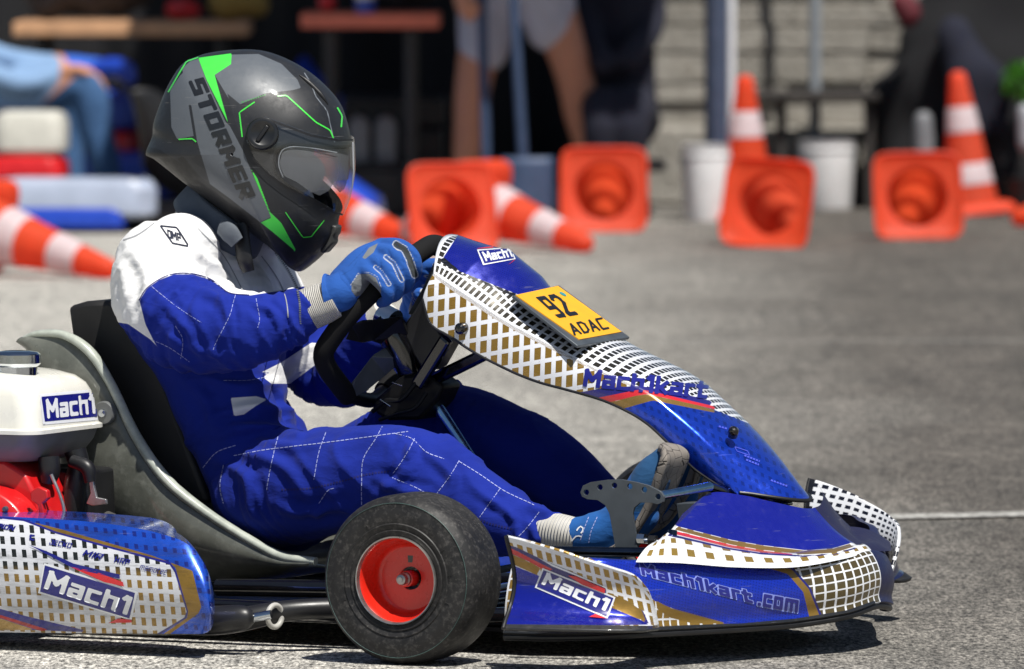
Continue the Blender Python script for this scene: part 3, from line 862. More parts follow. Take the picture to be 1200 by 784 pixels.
logo(zS((208, 308), (622, 434), (596, 550), (186, 428)), zS((204, 297), (634, 428), (605, 560), (176, 434)), zS((203, 412))[0], zS((585, 535))[0], zS((232, 330))[0],
     zS((132, 214), (215, 243), (340, 300), (552, 350), (553, 370), (340, 322), (225, 262)), zS((325, 315), (440, 336), (566, 384), (572, 404), (480, 384)), zS((500, 570), (545, 550), (605, 556), (608, 568)), pod, bv)
for s, a, b, c, wt, sh, m in (('JECKO', (226, 212), (326, 230), (230, 188), .2, .2, M_INKB), ('MIR', (378, 262), (463, 283), (388, 235), .2, .3, M_INKB), ('HRP', (524, 293), (592, 308), (530, 267), .2, .15, M_INKB),
                           ('memotec', (640, 326), (762, 353), (647, 298), .13, .2, M_INKD), ('CHAMPION', (-120, 118), (62, 150), (-114, 96), .24, .3, M_INKB), ('C', (136, 192), (160, 195), (138, 166), .34, 0, M_INKB)):
    write('sponsor_lettering', s, zS(a)[0], zS(b)[0], zS(c)[0], bv, KF, .0012, m, pod, wt=wt, shear=sh)
# far sidepod, the mirror of this one
P2 = skirted(P, .17, .081).copy(); P2[..., 1] *= -1
pod2 = surf('sidepod', P2[::4, ::4], simple('sidepod_blue', (26, 60, 170), .2, coat=1.), kart)

# ------------------------------------------------------------------ front spoiler
lt = [-.515, -.51, -.50, -.45, -.39, -.28, -.172, -.085, 0]
sb = [(592, 741), (640, 742), (700, 741), (755, 738), (795, 736), (865, 732), (930, 727), (990, 717), (1024, 705)]
ss = [(601, 660), (650, 655), (700, 656), (745, 658), (795, 659), (862, 664), (930, 664), (985, 655), (1019, 646)]
lb = [K(*p, l) for p, l in zip(sb, lt)]; ls = [K(*p, l) for p, l in zip(ss, lt)]
def full(c): return c + [np.array([p[0], -p[1], p[2]]) for p in c[-2::-1]]
n = 320; u = np.linspace(0, 1, n)
Bc, Sc = pspline(full(lb), u), pspline(full(ls), u)
rows = []
for i in range(n):
    d = (Bc[min(i + 1, n - 1)] - Bc[max(i - 1, 0)]); o2 = np.array([-d[1], d[0], 0]); o2 = -o2 / np.linalg.norm(o2) * -1
    out = np.array([d[1], -d[0], 0]); out /= np.linalg.norm(out)
    b, s = Bc[i], Sc[i]; r = []
    for v in np.linspace(0, 1, 34):
        p = s + (b - s) * v
        p = p + out * (.014 * math.sin(math.pi * min(1, v * 1.0)) ** .8 + .010 * max(0, (v - .8) / .2) ** 2)
        r.append(p)
    r.append(b + out * .004 + np.array([0, 0, -.006])); r.append(b - out * .05 + np.array([0, 0, -.004]))
    r = [s - out * .012 + np.array([0, 0, .002]), s - out * .004 + np.array([0, 0, .0015])] + r
    rows.append(r)
bump = surf('front_spoiler', rows, None, kart, sharp=45)
bgrid = np.array(rows)
nn, mm = bgrid.shape[:2]
U = np.repeat(u, mm); Vv = np.tile(np.arange(mm), nn)
xy = fields(bump, dict(
    blue=[(600, 600), (640, 648), (700, 650), (747, 655), (827, 656), (902, 664), (924, 671), (942, 693), (951, 735), (847, 731), (800, 718), (768, 705), (735, 680)],
    gold=[[(870, 657), (900, 660), (928, 667), (948, 690), (966, 735), (951, 735), (941, 694), (923, 673), (900, 666)], [(768, 703), (785, 712), (855, 731), (812, 731), (785, 724), (770, 714)]],
    edge=[(868, 655), (902, 658), (930, 665), (951, 690), (969, 735), (963, 735), (946, 692), (927, 669), (900, 661)],
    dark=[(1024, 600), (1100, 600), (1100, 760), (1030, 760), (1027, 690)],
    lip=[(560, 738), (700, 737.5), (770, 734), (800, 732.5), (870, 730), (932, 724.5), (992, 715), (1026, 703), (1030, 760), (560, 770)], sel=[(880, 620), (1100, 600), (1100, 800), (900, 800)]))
set_attr(bump, 'dark', (coords(bump)[:, 1] - .004) * 1500)  # far half coloured dark navy to stand for its dark reflection
set_attr(bump, 'gu', U * 74); set_attr(bump, 'gv', Vv / 5.2 + .3)
wu, wv = lattice(xy, (3.4, .9), (-.4, 3.4)); set_attr(bump, 'wu', wu); set_attr(bump, 'wv', wv)
M_bump = layered('spoiler_skin', BLUE, [
    dict(attr='all', color=(226, 228, 232), grid=dict(lu=.2, lv=.18, color=GOLD, color2=(92, 78, 42), sel='sel', metal=.3)),
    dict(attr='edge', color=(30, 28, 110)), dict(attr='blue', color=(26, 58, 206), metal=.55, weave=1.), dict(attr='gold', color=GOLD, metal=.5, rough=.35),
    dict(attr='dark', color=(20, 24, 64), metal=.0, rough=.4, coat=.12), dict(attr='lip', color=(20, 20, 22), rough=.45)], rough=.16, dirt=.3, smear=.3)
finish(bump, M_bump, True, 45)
bvB = bvh_of(bump)
for m, g, lf in ((M_INKLB, .075, .0009), (M_INKB, .0, .0015)):
    write('lettering', 'Mach1kart', (752, 674), (882, 707), (749, 659), bvB, KF, lf, m, bump, wt=.24, grow=g, gap=.40, res=.07)
    write('lettering', '.com', (887, 709.5), (934, 718), (889, 690), bvB, KF, lf, m, bump, wt=.24, grow=g, gap=.40, res=.07)

# deck between spoiler and fairing
d1 = [(770, 634), (790, 624), (850, 638), (915, 647), (968, 642), (1004, 640)]; l1 = [-.39, -.345, -.245, -.15, -.07, 0]
d2 = [(800, 602), (832, 578), (868, 580), (905, 588), (938, 595), (951, 596)]; l2 = [-.30, -.20, -.15, -.10, -.04, 0]
d0 = [ss[3], ss[4], ss[5], ss[6], ss[7], ss[8]]; l0 = [-.46, -.41, -.305, -.195, -.095, 0]
def half(dd, ll): return pspline([K(*p, l) for p, l in zip(dd, ll)], np.linspace(0, 1, 90))
q0, q1, q2 = half(d0, l0), half(d1, l1), half(d2, l2)
rows = []
for i in range(90):
    a = [q0[i] + (q1[i] - q0[i]) * t + np.array([0, 0, .006 * math.sin(math.pi * t)]) for t in np.linspace(0, 1, 14)]
    b = [q1[i] + (q2[i] - q1[i]) * t - np.array([0, 0, .006 * math.sin(math.pi * t)]) for t in np.linspace(0, 1, 24)[1:]]
    rows.append(a + b)
rows = np.array(rows); far = rows[-2:38:-1].copy(); far[..., 1] *= -1
rows = np.concatenate([rows, far]); rows[:, 0, 2] -= .001
deck = surf('spoiler_deck', rows, None, kart, sharp=60)
xy = fields(deck, dict(blue=[(700, 560), (794, 617), (857, 633), (892, 639), (943, 645), (975, 643), (996, 637), (1010, 600), (960, 540), (760, 540)],
                       gold=[(793, 617), (857, 633), (892, 639), (943, 645), (975, 643), (996, 637), (1000, 641), (978, 648), (943, 650), (892, 644.5), (857, 638.5), (791, 621)],
                       red=[(788, 621), (857, 638.5), (892, 644.5), (930, 649), (930, 651), (892, 647.5), (856, 642), (786, 625)],
                       far=[(0, 0), (1, 0), (1, 1)], line=[(784, 625), (856, 642), (892, 647.5), (943, 650.5), (980, 648), (1002, 641), (1004, 643), (980, 650), (943, 653), (892, 650), (856, 644.5), (782, 628)]), mirror=True)
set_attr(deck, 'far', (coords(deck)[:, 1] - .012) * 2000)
nn, mm = rows.shape[:2]
set_attr(deck, 'gu', np.repeat(np.arange(nn), mm) / 179 * 30); set_attr(deck, 'gv', np.tile(np.arange(mm), nn) / 4.6)
wu, wv = lattice(xy, (3.6, .7), (-.6, 3.4)); set_attr(deck, 'wu', wu); set_attr(deck, 'wv', wv)
M_deck = layered('deck_skin', (20, 28, 150), [dict(attr='all', color=(224, 226, 230), grid=dict(lu=.58, lv=.45, color=(150, 122, 50), metal=.3)),
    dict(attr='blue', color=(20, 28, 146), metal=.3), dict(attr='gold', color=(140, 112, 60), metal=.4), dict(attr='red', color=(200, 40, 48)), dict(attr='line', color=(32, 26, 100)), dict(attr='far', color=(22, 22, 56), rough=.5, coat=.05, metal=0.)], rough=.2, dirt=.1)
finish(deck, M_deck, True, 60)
c = K(906, 606, -.09)
V, F = lathe_geo([(.0001, .004), (.005, .004), (.008, .002), (.009, -.004)], 20); o = mesh_obj('deck_screw', V, F, M_BLACK, deck); o.location = c + np.array([0, 0, .004])

# ------------------------------------------------------------------ spoiler wings (near one and its mirror)
def zA(*p): return [(580 + x / 4.9, 600 + y / 4.9) for x, y in p]
wt = zA((65, 140), (150, 160), (240, 185), (320, 207), (400, 230), (480, 260), (570, 290), (640, 311), (700, 330), (760, 348), (810, 371), (848, 405), (880, 445), (903, 500), (920, 555), (935, 610))
wb_ = zA((48, 670), (120, 672), (210, 674), (300, 675), (390, 677), (480, 678), (560, 679), (640, 680), (700, 680), (760, 680), (810, 679), (848, 678), (880, 675), (903, 672), (925, 668), (945, 662))
u = np.linspace(0, 1, 130)
T, Bq = pspline(wt, u), pspline(wb_, u)
wl = lambda uu: -.575 + .128 * uu ** 1.6
rows = []
for i in range(130):
    r = []
    for v in np.linspace(0, 1, 44):
        p = T[i] + (Bq[i] - T[i]) * v
        p = p + np.array([11.5 * math.sin(math.pi * v) ** 1.2 * max(0, 1 - u[i] * 5) ** 2, 0])       # hollow rear edge
        lat = wl(u[i]) + .024 * math.sin(math.pi * min(v / .9, 1)) * (1 - u[i]) ** .7 - .024 * max(0, (v - .74) / .26) ** 1.6 - .008
        r.append(K(p[0], p[1], lat))
    rows.append(r)
rows = np.array(rows)
wrows = rows
def wing_fields(o, mirror):
    xy = fields(o, dict(
        navy=zA((60, 185), (120, 200), (300, 285), (460, 350), (640, 440), (640, 470), (850, 565), (885, 640), (860, 640), (846, 580), (640, 478), (250, 310), (90, 240)),
        red=zA((82, 203), (130, 225), (250, 288), (335, 330), (300, 346), (200, 288), (92, 238)),
        gold=[zA((92, 238), (180, 278), (265, 322), (240, 362), (118, 308), (70, 290)), zA((640, 458), (760, 508), (845, 566), (868, 625), (820, 614), (690, 557))],
        blue=zA((40, 285), (120, 312), (245, 362), (690, 557), (830, 615), (890, 648), (20, 660)), lip=zA((0, 642), (500, 646), (900, 652), (960, 640), (960, 720), (0, 720)),
        rim=zA((30, 120), (240, 185), (570, 292), (800, 372), (900, 490), (950, 660), (915, 660), (885, 500), (800, 392), (690, 345), (560, 310), (240, 206), (60, 165))), mirror)
    gu, gv = lattice(xy, (11.2, 3.0), (3.2, 14.8)); set_attr(o, 'gu', gu + .1); set_attr(o, 'gv', gv + .15)
    wu, wv = lattice(xy, (4, 0), (0, 4)); set_attr(o, 'wu', wu); set_attr(o, 'wv', wv)
WL = [dict(attr='all', color=(226, 228, 232), grid=dict(lu=.42, lv=.26, color=(158, 124, 46), metal=.35)), dict(attr='rim', color=(226, 228, 232)), dict(attr='navy', color=(38, 32, 110)), dict(attr='blue', color=(22, 34, 160), metal=.45), dict(attr='gold', color=GOLD, metal=.5, rough=.35), dict(attr='red', color=(206, 40, 48)),
      dict(attr='lip', color=(24, 24, 26), rough=.45)]
M_wing = layered('wing_skin', BLUE, WL, rough=.14, dirt=.3, smear=.35)
wing = surf('spoiler_wing', rows, None, kart, sharp=60); wing_fields(wing, False); finish(wing, M_wing, True, 60)
bvW = bvh_of(wing)
logo(zA((280, 332), (680, 494), (640, 602), (242, 428)), zA((274, 320), (692, 489), (646, 614), (230, 434)), zA((268, 412))[0], zA((632, 572))[0], zA((302, 343))[0],
     None, zA((420, 362), (465, 366), (634, 440), (630, 466), (500, 415)), zA((540, 606), (580, 588), (642, 616)), wing, bvW)
poly_decal('logo_swoosh', zA((245, 258), (330, 298), (470, 356), (640, 432), (640, 438), (470, 366), (330, 310)), bvW, KF, .0010, M_INKW, wing)
orient(wing, (.5, -5, .5)); solidify(wing, .004, off=-1)
far = rows.copy(); far[..., 1] *= -1; far[..., 2] += (.014 * np.linspace(1, 0, 130) ** .6)[:, None] * np.linspace(1, 0, 44)[None]
wfar = far
# the far wing rises higher: its tall end shows beyond the nose
wing2 = surf('spoiler_wing', far, None, kart, sharp=60)
xy = fields(wing2, dict(all=[(0, 0), (1, 0), (1, 1)]), True)
set_attr(wing2, 'all', np.full(len(xy), 10.)); U = np.repeat(np.arange(130), 44) / 129; Vq = np.tile(np.arange(44), 130) / 43
set_attr(wing2, 'gu', U * 19); set_attr(wing2, 'gv', Vq * 13 + U * 3)
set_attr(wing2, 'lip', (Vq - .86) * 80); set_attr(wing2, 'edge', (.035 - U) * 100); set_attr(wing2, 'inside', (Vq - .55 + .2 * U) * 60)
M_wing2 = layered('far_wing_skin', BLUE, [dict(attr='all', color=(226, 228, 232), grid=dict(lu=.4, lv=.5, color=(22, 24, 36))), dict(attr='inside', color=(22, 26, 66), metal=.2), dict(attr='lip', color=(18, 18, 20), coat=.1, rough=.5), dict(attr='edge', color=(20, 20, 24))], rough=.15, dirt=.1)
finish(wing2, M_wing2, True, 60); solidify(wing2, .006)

# ------------------------------------------------------------------ steering fairing
Rc = [(508, 320), (530, 335), (560, 355), (592, 376), (640, 402), (688, 427), (753, 457), (787, 482), (823, 514), (846, 541), (867, 577)]
Lc = [(495, 350), (505, 380), (530, 396), (561, 416), (620, 444), (680, 461), (716, 473), (755, 494), (790, 526), (818, 553), (866, 583)]
n = 190; u = np.linspace(0, 1, n)
Rp, Lp = pspline(Rc, u), pspline(Lc, u)
lr = np.interp(u, [0, .3, .7, 1], [.115, .12, .108, .090]); ll = lr + np.interp(u, [0, .2, .8, 1], [.012, .014, .010, .0])
R3 = np.array([K(*Rp[i], -lr[i]) for i in range(n)]); L3 = np.array([K(*Lp[i], -ll[i]) for i in range(n)])
rows = []
for i in range(n):
    d = R3[min(i + 2, n - 1)] - R3[max(i - 2, 0)]; d[1] = 0; d /= np.linalg.norm(d); nn_ = np.array([-d[2], 0, d[0]])
    if nn_[2] < 0: nn_ = -nn_
    bul = np.interp(u[i], [0, .1, .22, .32, .62, 1], [.036, .062, .054, .031, .023, .016]); ext = -.050 * max(0, 1 - u[i] / .10) ** 1.5; tipv = np.array([.062, 0, -.024]) * max(0, (u[i] - .72) / .28) ** 1.6
    r = []
    fl = [L3[i] + (R3[i] - L3[i]) * v + np.array([0, -.004 * math.sin(math.pi * v), 0]) for v in np.linspace(0, 1, 13)]
    r += [L3[i] + np.array([0, .012, .004])] + fl[:-1]
    face = []
    for s in np.linspace(-1, 1, 44):
        k = 1 - abs(s) ** 2.4
        face.append(np.array([R3[i][0], lr[i] * s, R3[i][2]]) + nn_ * bul * k + (d * ext + tipv) * (1 - s * s))
    r += face
    flm = [np.array([p[0], -p[1], p[2]]) for p in r[:13]][::-1]
    rows.append(r + flm)
rows = np.array(rows)
fair = surf('steering_fairing', rows, None, kart, sharp=40)
xy = photo_xy(fair, KF)
isface = np.tile(np.r_[-np.ones(13), np.ones(44), -np.ones(13)], n); tt = np.repeat(u, 70); sx_ = np.tile(np.r_[np.zeros(13), np.linspace(0, 1, 44), np.ones(13)], n)
fields(fair, dict(topblue=[(519, 302), (540, 270), (600, 260), (660, 310), (690, 350), (690, 372), (606, 345), (538, 318)], gap=[(519, 300), (540, 318), (606, 345), (690, 373), (690, 378), (606, 349), (536, 321), (515, 306)],
                  low=[(690, 470), (716, 475), (757, 464), (790, 468), (832, 478), (990, 540), (990, 640), (840, 610), (700, 500)],
                  navy=[(664, 462), (705, 455), (745, 452), (757, 453), (800, 461), (835, 470), (832, 476), (757, 460), (700, 470)],
                  red=[(690, 468), (748, 456.5), (760, 457.5), (812, 470), (838, 476), (838, 480), (758, 462), (708, 473)], gold=[(706, 474), (745, 463.5), (760, 462), (815, 474), (838, 480), (838, 484), (765, 469.5), (728, 480)]))
gu, gv = lattice(xy, (12.8, -2.2), (-.6, 19.2))
set_attr(fair, 'gu', np.where(isface > 0, tt * 54, gu + .2)); set_attr(fair, 'gv', np.where(isface > 0, sx_ * 17, gv + .25)); set_attr(fair, 'sel', isface * 8)
wu, wv = lattice(xy, (9, 4), (2, 11)); set_attr(fair, 'wu', wu); set_attr(fair, 'wv', wv)
M_fair = layered('fairing_skin', (22, 44, 180), [dict(attr='all', color=(224, 226, 232), grid=dict(lu=.40, lv=.26, color=(150, 116, 40), color2=(52, 48, 38), sel='sel', metal=.4)),
    dict(attr='topblue', color=(22, 32, 150), metal=.35, weave=4.), dict(attr='gap', color=(16, 16, 24)), dict(attr='low', color=(28, 74, 214), metal=.7, rough=.13, weave=1.), dict(attr='navy', color=(36, 30, 112)), dict(attr='red', color=(200, 40, 46)), dict(attr='gold', color=(150, 118, 56), metal=.45)], rough=.17, dirt=.12)
finish(fair, M_fair, True, 40)
bvF = bvh_of(fair)
write('lettering', 'Mach1kart', (683, 453), (828, 468), (686, 432), bvF, KF, .0012, M_INKB, fair, wt=.25, res=.06)
poly_decal('logo_edge', [(559, 293), (598, 290), (604, 304), (566, 311)], bvF, KF, .0008, M_INKW, fair)
poly_decal('logo_field', [(561, 294.5), (597, 291.7), (602, 303.3), (567.5, 309.3)], bvF, KF, .0013, M_INKB, fair)
write('lettering', 'Mach1', (569, 307), (600.5, 301.8), (564.5, 296.5), bvF, KF, .0018, M_INKW, fair, wt=.25)
poly_decal('logo_swoosh', [(558, 292), (585, 288), (592, 290), (575, 291.5)], bvF, KF, .0012, M_INKR, fair)
poly_decal('logo_swoosh', [(595, 311), (601, 306), (603.5, 305)], bvF, KF, .0012, M_INKR, fair)
M_FAINT = simple('faint_print', (72, 84, 196), .3, coat=.8)
line_decal('print_mark', [[(861, 524), (876, 529), (878, 534), (863, 529), (861, 524)]], .9, bvF, KF, .001, M_FAINT, fair, smooth=False)
for l in ([(872, 534), (890, 541)], [(874, 539), (889, 545)], [(842, 500), (852, 503)], [(903, 563), (922, 570)]): line_decal('print_mark', [l], 2.0, bvF, KF, .001, M_FAINT, fair, dash=(2.6, 1.0), smooth=False)
orient(fair, (3, -2, 2)); solidify(fair, .003, off=-1)
tube('fairing_edge', rows[-1][12:58:3], .0032, M_BLACK, fair, n=60, seg=10)
for k_ in (1, 68): tube('fairing_edge', rows[::8, k_], .0022, M_BLACK, fair, n=90, seg=8)
tube('spoiler_edge', bgrid[::8, 36] + np.array([0, 0, -.001]), .005, M_BLACK, bump, n=120, seg=10)
for w_, g_ in ((wing, wrows), (wing2, wfar)): tube('wing_edge', np.r_[g_[0, ::4], g_[0, -1:]], .0035, M_BLACK, w_, n=40, seg=10)
def knob(px, py, lat, r, parent, name='fairing_bolt'):
    V, F = lathe_geo([(.0001, -.011), (r * .5, -.0105), (r * .9, -.007), (r, -.002), (r, .006)], 24, 'Y')
    o = mesh_obj(name, V, F, M_GLOSSBLK, parent); o.location = K(px, py, lat); return o
knob(541, 385, -.135, .010, fair)
o = knob(859, 507, -.07, .0085, fair); o.rotation_euler = (R(-45), R(0), R(40))
o = knob(889, 520, .09, .009, fair)

# number plate, standing just off the fairing
def plate_pt(px, py):
    o3 = [K(603, 346, -.101), K(654, 335, .066), K(678, 397, -.101)]
    nrm = np.cross(o3[1] - o3[0], o3[2] - o3[0]); d = ray(px, py); dl = np.array([d @ KF.X, d @ KF.Y, d[2]]); c0 = KF.loc(CAM)
    return c0 + dl * (((o3[0] - c0) @ nrm) / (dl @ nrm))
pn = np.cross(plate_pt(654, 335) - plate_pt(603, 346), plate_pt(678, 397) - plate_pt(603, 346)); pn /= np.linalg.norm(pn)
if pn[2] < 0: pn = -pn
plate = bpy.data.objects.new('number_plate', None); link(plate, kart)
prism('plate_back', [plate_pt(*p) for p in [(601, 346), (655, 334), (738, 395), (677, 405)]], tuple(-pn * .005), M_STEEL, plate, bev=.001)
prism('plate_face', [plate_pt(*p) + pn * .0015 for p in [(604, 346.5), (653.5, 335.8), (728, 389.5), (678.5, 398.5)]], tuple(-pn * .002), simple('yellow_plate', (246, 176, 22), .35, coat=.4, vary=.04), plate)
def plate_text(s, p0, px, py, wt, gap=.34):
    V, F = letter_geo(s, wt, gap)
    p0, px, py = map(np.array, (p0, px, py)); xy = p0 + V[:, :1] * (px - p0) + V[:, 1:] * (py - p0)
    mesh_obj('plate_lettering', [plate_pt(*q) + pn * .0022 for q in xy], F, M_INKK, plate, sharp=0)
plate_text('92', (654, 374), (677.5, 370), (627, 349.5), .2)
plate_text('ADAC', (672.5, 394.5), (714, 386.5), (663, 381), .19)
V, F = lathe_geo([(.0001, .0006), (.006, .0006), (.006, -.001)], 24); o = mesh_obj('plate_screw', V, F, simple('teal_screw', (50, 140, 150), .4), plate)
o.location = plate_pt(659, 346) + pn * .002; o.rotation_euler = Vector(pn).to_track_quat('Z', 'Y').to_euler()

# ------------------------------------------------------------------ steering wheel and column
RIM = [(520, 290, .035), (507, 287, 0), (494, 294, -.045), (474, 309, -.085), (447, 332, -.122), (412, 366, -.148), (386, 400, -.155), (379, 416, -.152), (384, 432, -.135), (397, 450, -.100), (408, 464, -.065)]
sw = bpy.data.objects.new('steering_wheel', None); link(sw, kart)
near = [K(*p) for p in RIM]
tube('wheel_rim', near, .0165, M_FOAM, sw, n=90, seg=22)
farp = [(p[0], -p[1], p[2]) for p in near[1:]]
tube('wheel_rim', farp, .0165, M_FOAM, sw, n=80, seg=22)
tube('wheel_rim', [near[-1] + np.array([0, 0, .0]), (near[-1][0] + .01, 0, near[-1][2] - .01), farp[-1]], .012, M_BLACK, sw)
rg = near[1] + (near[2] - near[1]) * .35
hub = K(456, 408, 0)
# spokes: dark plates with a slot
prism('wheel_spoke', [K(*p) for p in [(402, 462, -.08), (416, 444, -.08), (436, 418, -.055), (462, 402, -.03), (474, 420, -.03), (452, 440, -.03), (430, 458, -.055), (412, 468, -.075)]], (0, .004, .003), M_STEEL, sw, bev=.001)
prism('wheel_spoke', [K(*p) for p in [(412, 382, -.135), (424, 377, -.13), (446, 376, -.09), (470, 372, -.05), (478, 392, -.03), (450, 405, -.03), (436, 400, -.06), (424, 402, -.10), (405, 398, -.14)]], (0, .004, .003), M_BLACK, sw, bev=.001)
prism('wheel_spoke', [K(*p) for p in [(478, 368, -.02), (496, 336, -.01), (508, 308, 0), (522, 300, .01), (512, 330, .0), (492, 372, -.0)]], (0, .03, .004), M_STEEL, sw, bev=.001)
tube('wheel_hub', [K(449, 374, -.02), K(462, 392, -.02), K(478, 424, -.01), K(492, 448, 0)], [.024, .027, .026, .022], M_GLOSSBLK, sw, n=20)
tube('hub_cap', [K(447, 370, -.02), K(462, 378, -.025)], .021, M_CHROME, sw, n=2)
# dash console above the hub
prism('wheel_console', [K(*p, -.03) for p in [(470, 385), (486, 362), (500, 340), (505, 372), (516, 390), (524, 398), (506, 430), (496, 436), (484, 416)]], (0, .06, 0), M_BLACK, sw, bev=.004)
tube('steering_column', [K(492, 445, 0), K(575, 572, 0)], .0095, M_BLUESTEEL, kart, n=2, seg=24)
prism('column_bracket', [K(*p, -.035) for p in [(436, 470), (470, 440), (500, 436), (520, 452), (512, 470), (492, 492), (455, 493), (438, 484)]], (0, .07, 0), M_OILY, kart, bev=.006)
tube('brake_line', [K(437, 482, -.05), K(452, 470, -.06), K(470, 468, -.06), K(488, 448, -.05)], .004, M_OILY, kart)
tube('brake_line', [K(445, 492, -.05), K(466, 484, -.06), K(486, 478, -.06), K(500, 460, -.05)], .0035, M_OILY, kart)
tube('cable_tie', [K(446, 468, -.062), K(458, 476, -.066)], .0016, M_CHROME, kart, n=2)
tube('cable_tie', [K(460, 448, -.06), K(472, 452, -.064)], .0016, M_CHROME, kart, n=2)
bar('fairing_arm', K(489, 452, -.045), K(524, 396, -.06), .016, .022, M_GLOSSBLK, kart)
bar('fairing_arm', K(505, 446, -.02), K(575, 412, -.06), .016, .020, M_DARKTUBE, kart)

# ------------------------------------------------------------------ pedals and front tubes
prism('pedal_bracket', [K(x, y, -.33) for x, y in
      [(680, 577), (683, 569), (692, 565), (710, 562.5), (728, 562), (745, 565), (760, 569), (774, 576), (778, 582), (777, 588), (771, 591), (762, 589), (750, 589), (743, 595), (741, 602), (747, 642), (721, 641), (714, 602), (709, 592), (700, 586), (688, 585), (682, 582)]],
      (0, .006, 0), M_STEEL, kart, bev=.0008,
      holes=[[K(cx + 3.3 * math.cos(a), cy + 3.6 * math.sin(a), -.33) for a in np.linspace(0, 2 * math.pi, 9)[:-1]] for cx, cy in ((687, 577), (703, 571), (720, 569), (738, 570), (755, 574), (771, 582))])
tube('pedal_rod', [K(773, 581, -.32), K(800, 576, -.27), K(832, 570, -.2)], .0072, M_BLUESTEEL, kart, n=24)
tube('front_bar', [K(630, 645, -.40), K(660, 646, -.40), K(760, 647, -.37), K(780, 645, -.36), K(787, 634, -.355), K(788, 622, -.35)], .0075, M_DARKTUBE, kart, n=60)
tube('pedal_stop', [K(748, 633, -.32), K(776, 636, -.32)], .005, M_CHROME, kart, n=2)
V, F = lathe_geo([(.0001, -.006), (.008, -.006), (.008, .006), (.0001, .006)], 6, 'X'); o = mesh_obj('stop_nut', V, F, M_CHROME, kart); o.location = K(752, 631, -.325)
o = mesh_obj('stop_nut', V, F, M_BLACK, kart); o.location = K(765, 633, -.325)
prism('pedal_plate', [K(x, y, -.12) for x, y in [(792, 590), (822, 588), (826, 640), (800, 648)]], (0, .08, 0), M_STEEL, kart, bev=.002)
prism('fairing_bracket', [K(x, y, -.06) for x, y in [(835, 568), (850, 562), (890, 580), (902, 596), (880, 600), (845, 588)]], (0, .10, 0), M_GLOSSBLK, kart, bev=.004)  # black bracket, also filling the shaded gap under the fairing tip
tube('fairing_stay', [K(828, 570, -.15), K(850, 578, -.10), K(870, 592, -.05)], .008, M_GLOSSBLK, kart)
# ------------------------------------------------------------------ driver: materials
def cloth_mat(name, layers, base, weave=900, rough=.82):
    t = NT(name); C = s2l(base)
    nz = t.noise(11, 4)
    C = t.mix(t.map(nz, .3, .7), tuple(x * .82 for x in C[:3]) + (1,), tuple(x * 1.1 for x in C[:3]) + (1,))
    for a, c in layers:
        f = t.n('ShaderNodeClamp'); t.l(t.math('MULTIPLY', t.attr(a), 1.5), f.inputs[0]); C = t.mix(f.outputs[0], C, s2l(c))
    t.set(color=C, rough=rough, sheen=.05, spec=.08)
    fine = t.noise(weave, 2); fold = t.noise(30, 7, .68); mpf = t.n('ShaderNodeMapping'); mpf.inputs['Scale'].default_value = (1, 1, 2.4); mpf.inputs['Rotation'].default_value = (.4, .7, 0); t.l(t.obj(), mpf.inputs[0]); fd2 = t.noise(24, 3, .5, mpf.outputs[0])
    t.bump(t.math('ADD', t.math('MULTIPLY', fine, .04), t.math('MULTIPLY', t.math('POWER', t.math('SUBTRACT', 1.0, t.math('ABSOLUTE', t.math('MULTIPLY', t.math('SUBTRACT', fd2, .5), 3.2))), 3.0), 1.0)), .10, .006); return t.m
M_SUIT = cloth_mat('race_suit', [('white', (226, 226, 226)), ('blue', (27, 44, 138)), ('hood', (176, 178, 182)), ('skin', (176, 128, 104))], (27, 44, 138))
M_STITCH = simple('pale_thread', (150, 158, 206), .8)
M_SEAM = simple('dark_seam', (24, 26, 96), .9)
M_GLOVE = cloth_mat('glove_cloth', [('grey', (112, 116, 120)), ('slit', (58, 62, 64)), ('edge', (176, 178, 178)), ('crease', (34, 70, 128))], (44, 88, 164), 1200)
M_SHOE = cloth_mat('shoe_suede', [('toe', (44, 82, 122))], (40, 92, 158), 700)
def rib_mat():
    t = NT('knit_cuff'); wv = t.n('ShaderNodeAttribute', attribute_name='rib').outputs['Fac']
    s = t.math('SINE', t.math('MULTIPLY', wv, 6.2832)); nz = t.noise(40, 4)
    t.set(color=t.mix(t.map(nz, .3, .7), s2l((200, 196, 186)), s2l((232, 229, 222))), rough=.9, sheen=.3)
    t.bump(s, .8, .003); return t.m
M_KNIT = rib_mat()

# ------------------------------------------------------------------ driver: body
driver = root('person', 'kart driver in blue and white suit with grey and green helmet, gripping the steering wheel', 'driver', KM)
limbs = dict(
    spine=[(315, 566, 0, .085), (284, 497, 0, .080), (260, 420, 0, .098), (240, 340, 0, .108), (245, 285, 0, .080), (262, 250, 0, .055)],
    side_n=[(305, 566, -.09, .082), (272, 495, -.10, .080), (240, 420, -.10, .086), (206, 345, -.105, .096), (212, 296, -.10, .066)],
    side_f=[(335, 560, .09, .080), (285, 482, .09, .068), (276, 405, .09, .084), (268, 345, .095, .088), (278, 295, .09, .068)],
    arm_n=[(187, 314, -.155, .075), (190, 348, -.185, .078), (222, 380, -.205, .075), (278, 386, -.205, .066), (326, 378, -.19, .051), (350, 368, -.18, .043)],
    arm_f=[(292, 312, .15, .066), (330, 380, .205, .064), (384, 440, .22, .052), (412, 424, .19, .048), (440, 386, .165, .040)],
    leg_n=[(308, 574, -.10, .086), (350, 568, -.14, .088), (420, 559, -.17, .083), (488, 557, -.19, .077), (545, 588, -.20, .067), (600, 614, -.205, .052), (648, 627, -.21, .034)],
    leg_f=[(345, 592, .09, .075), (440, 535, .10, .070), (500, 512, .105, .078), (545, 505, .115, .076), (610, 530, .12, .068), (670, 568, .125, .058), (722, 604, .13, .040)])
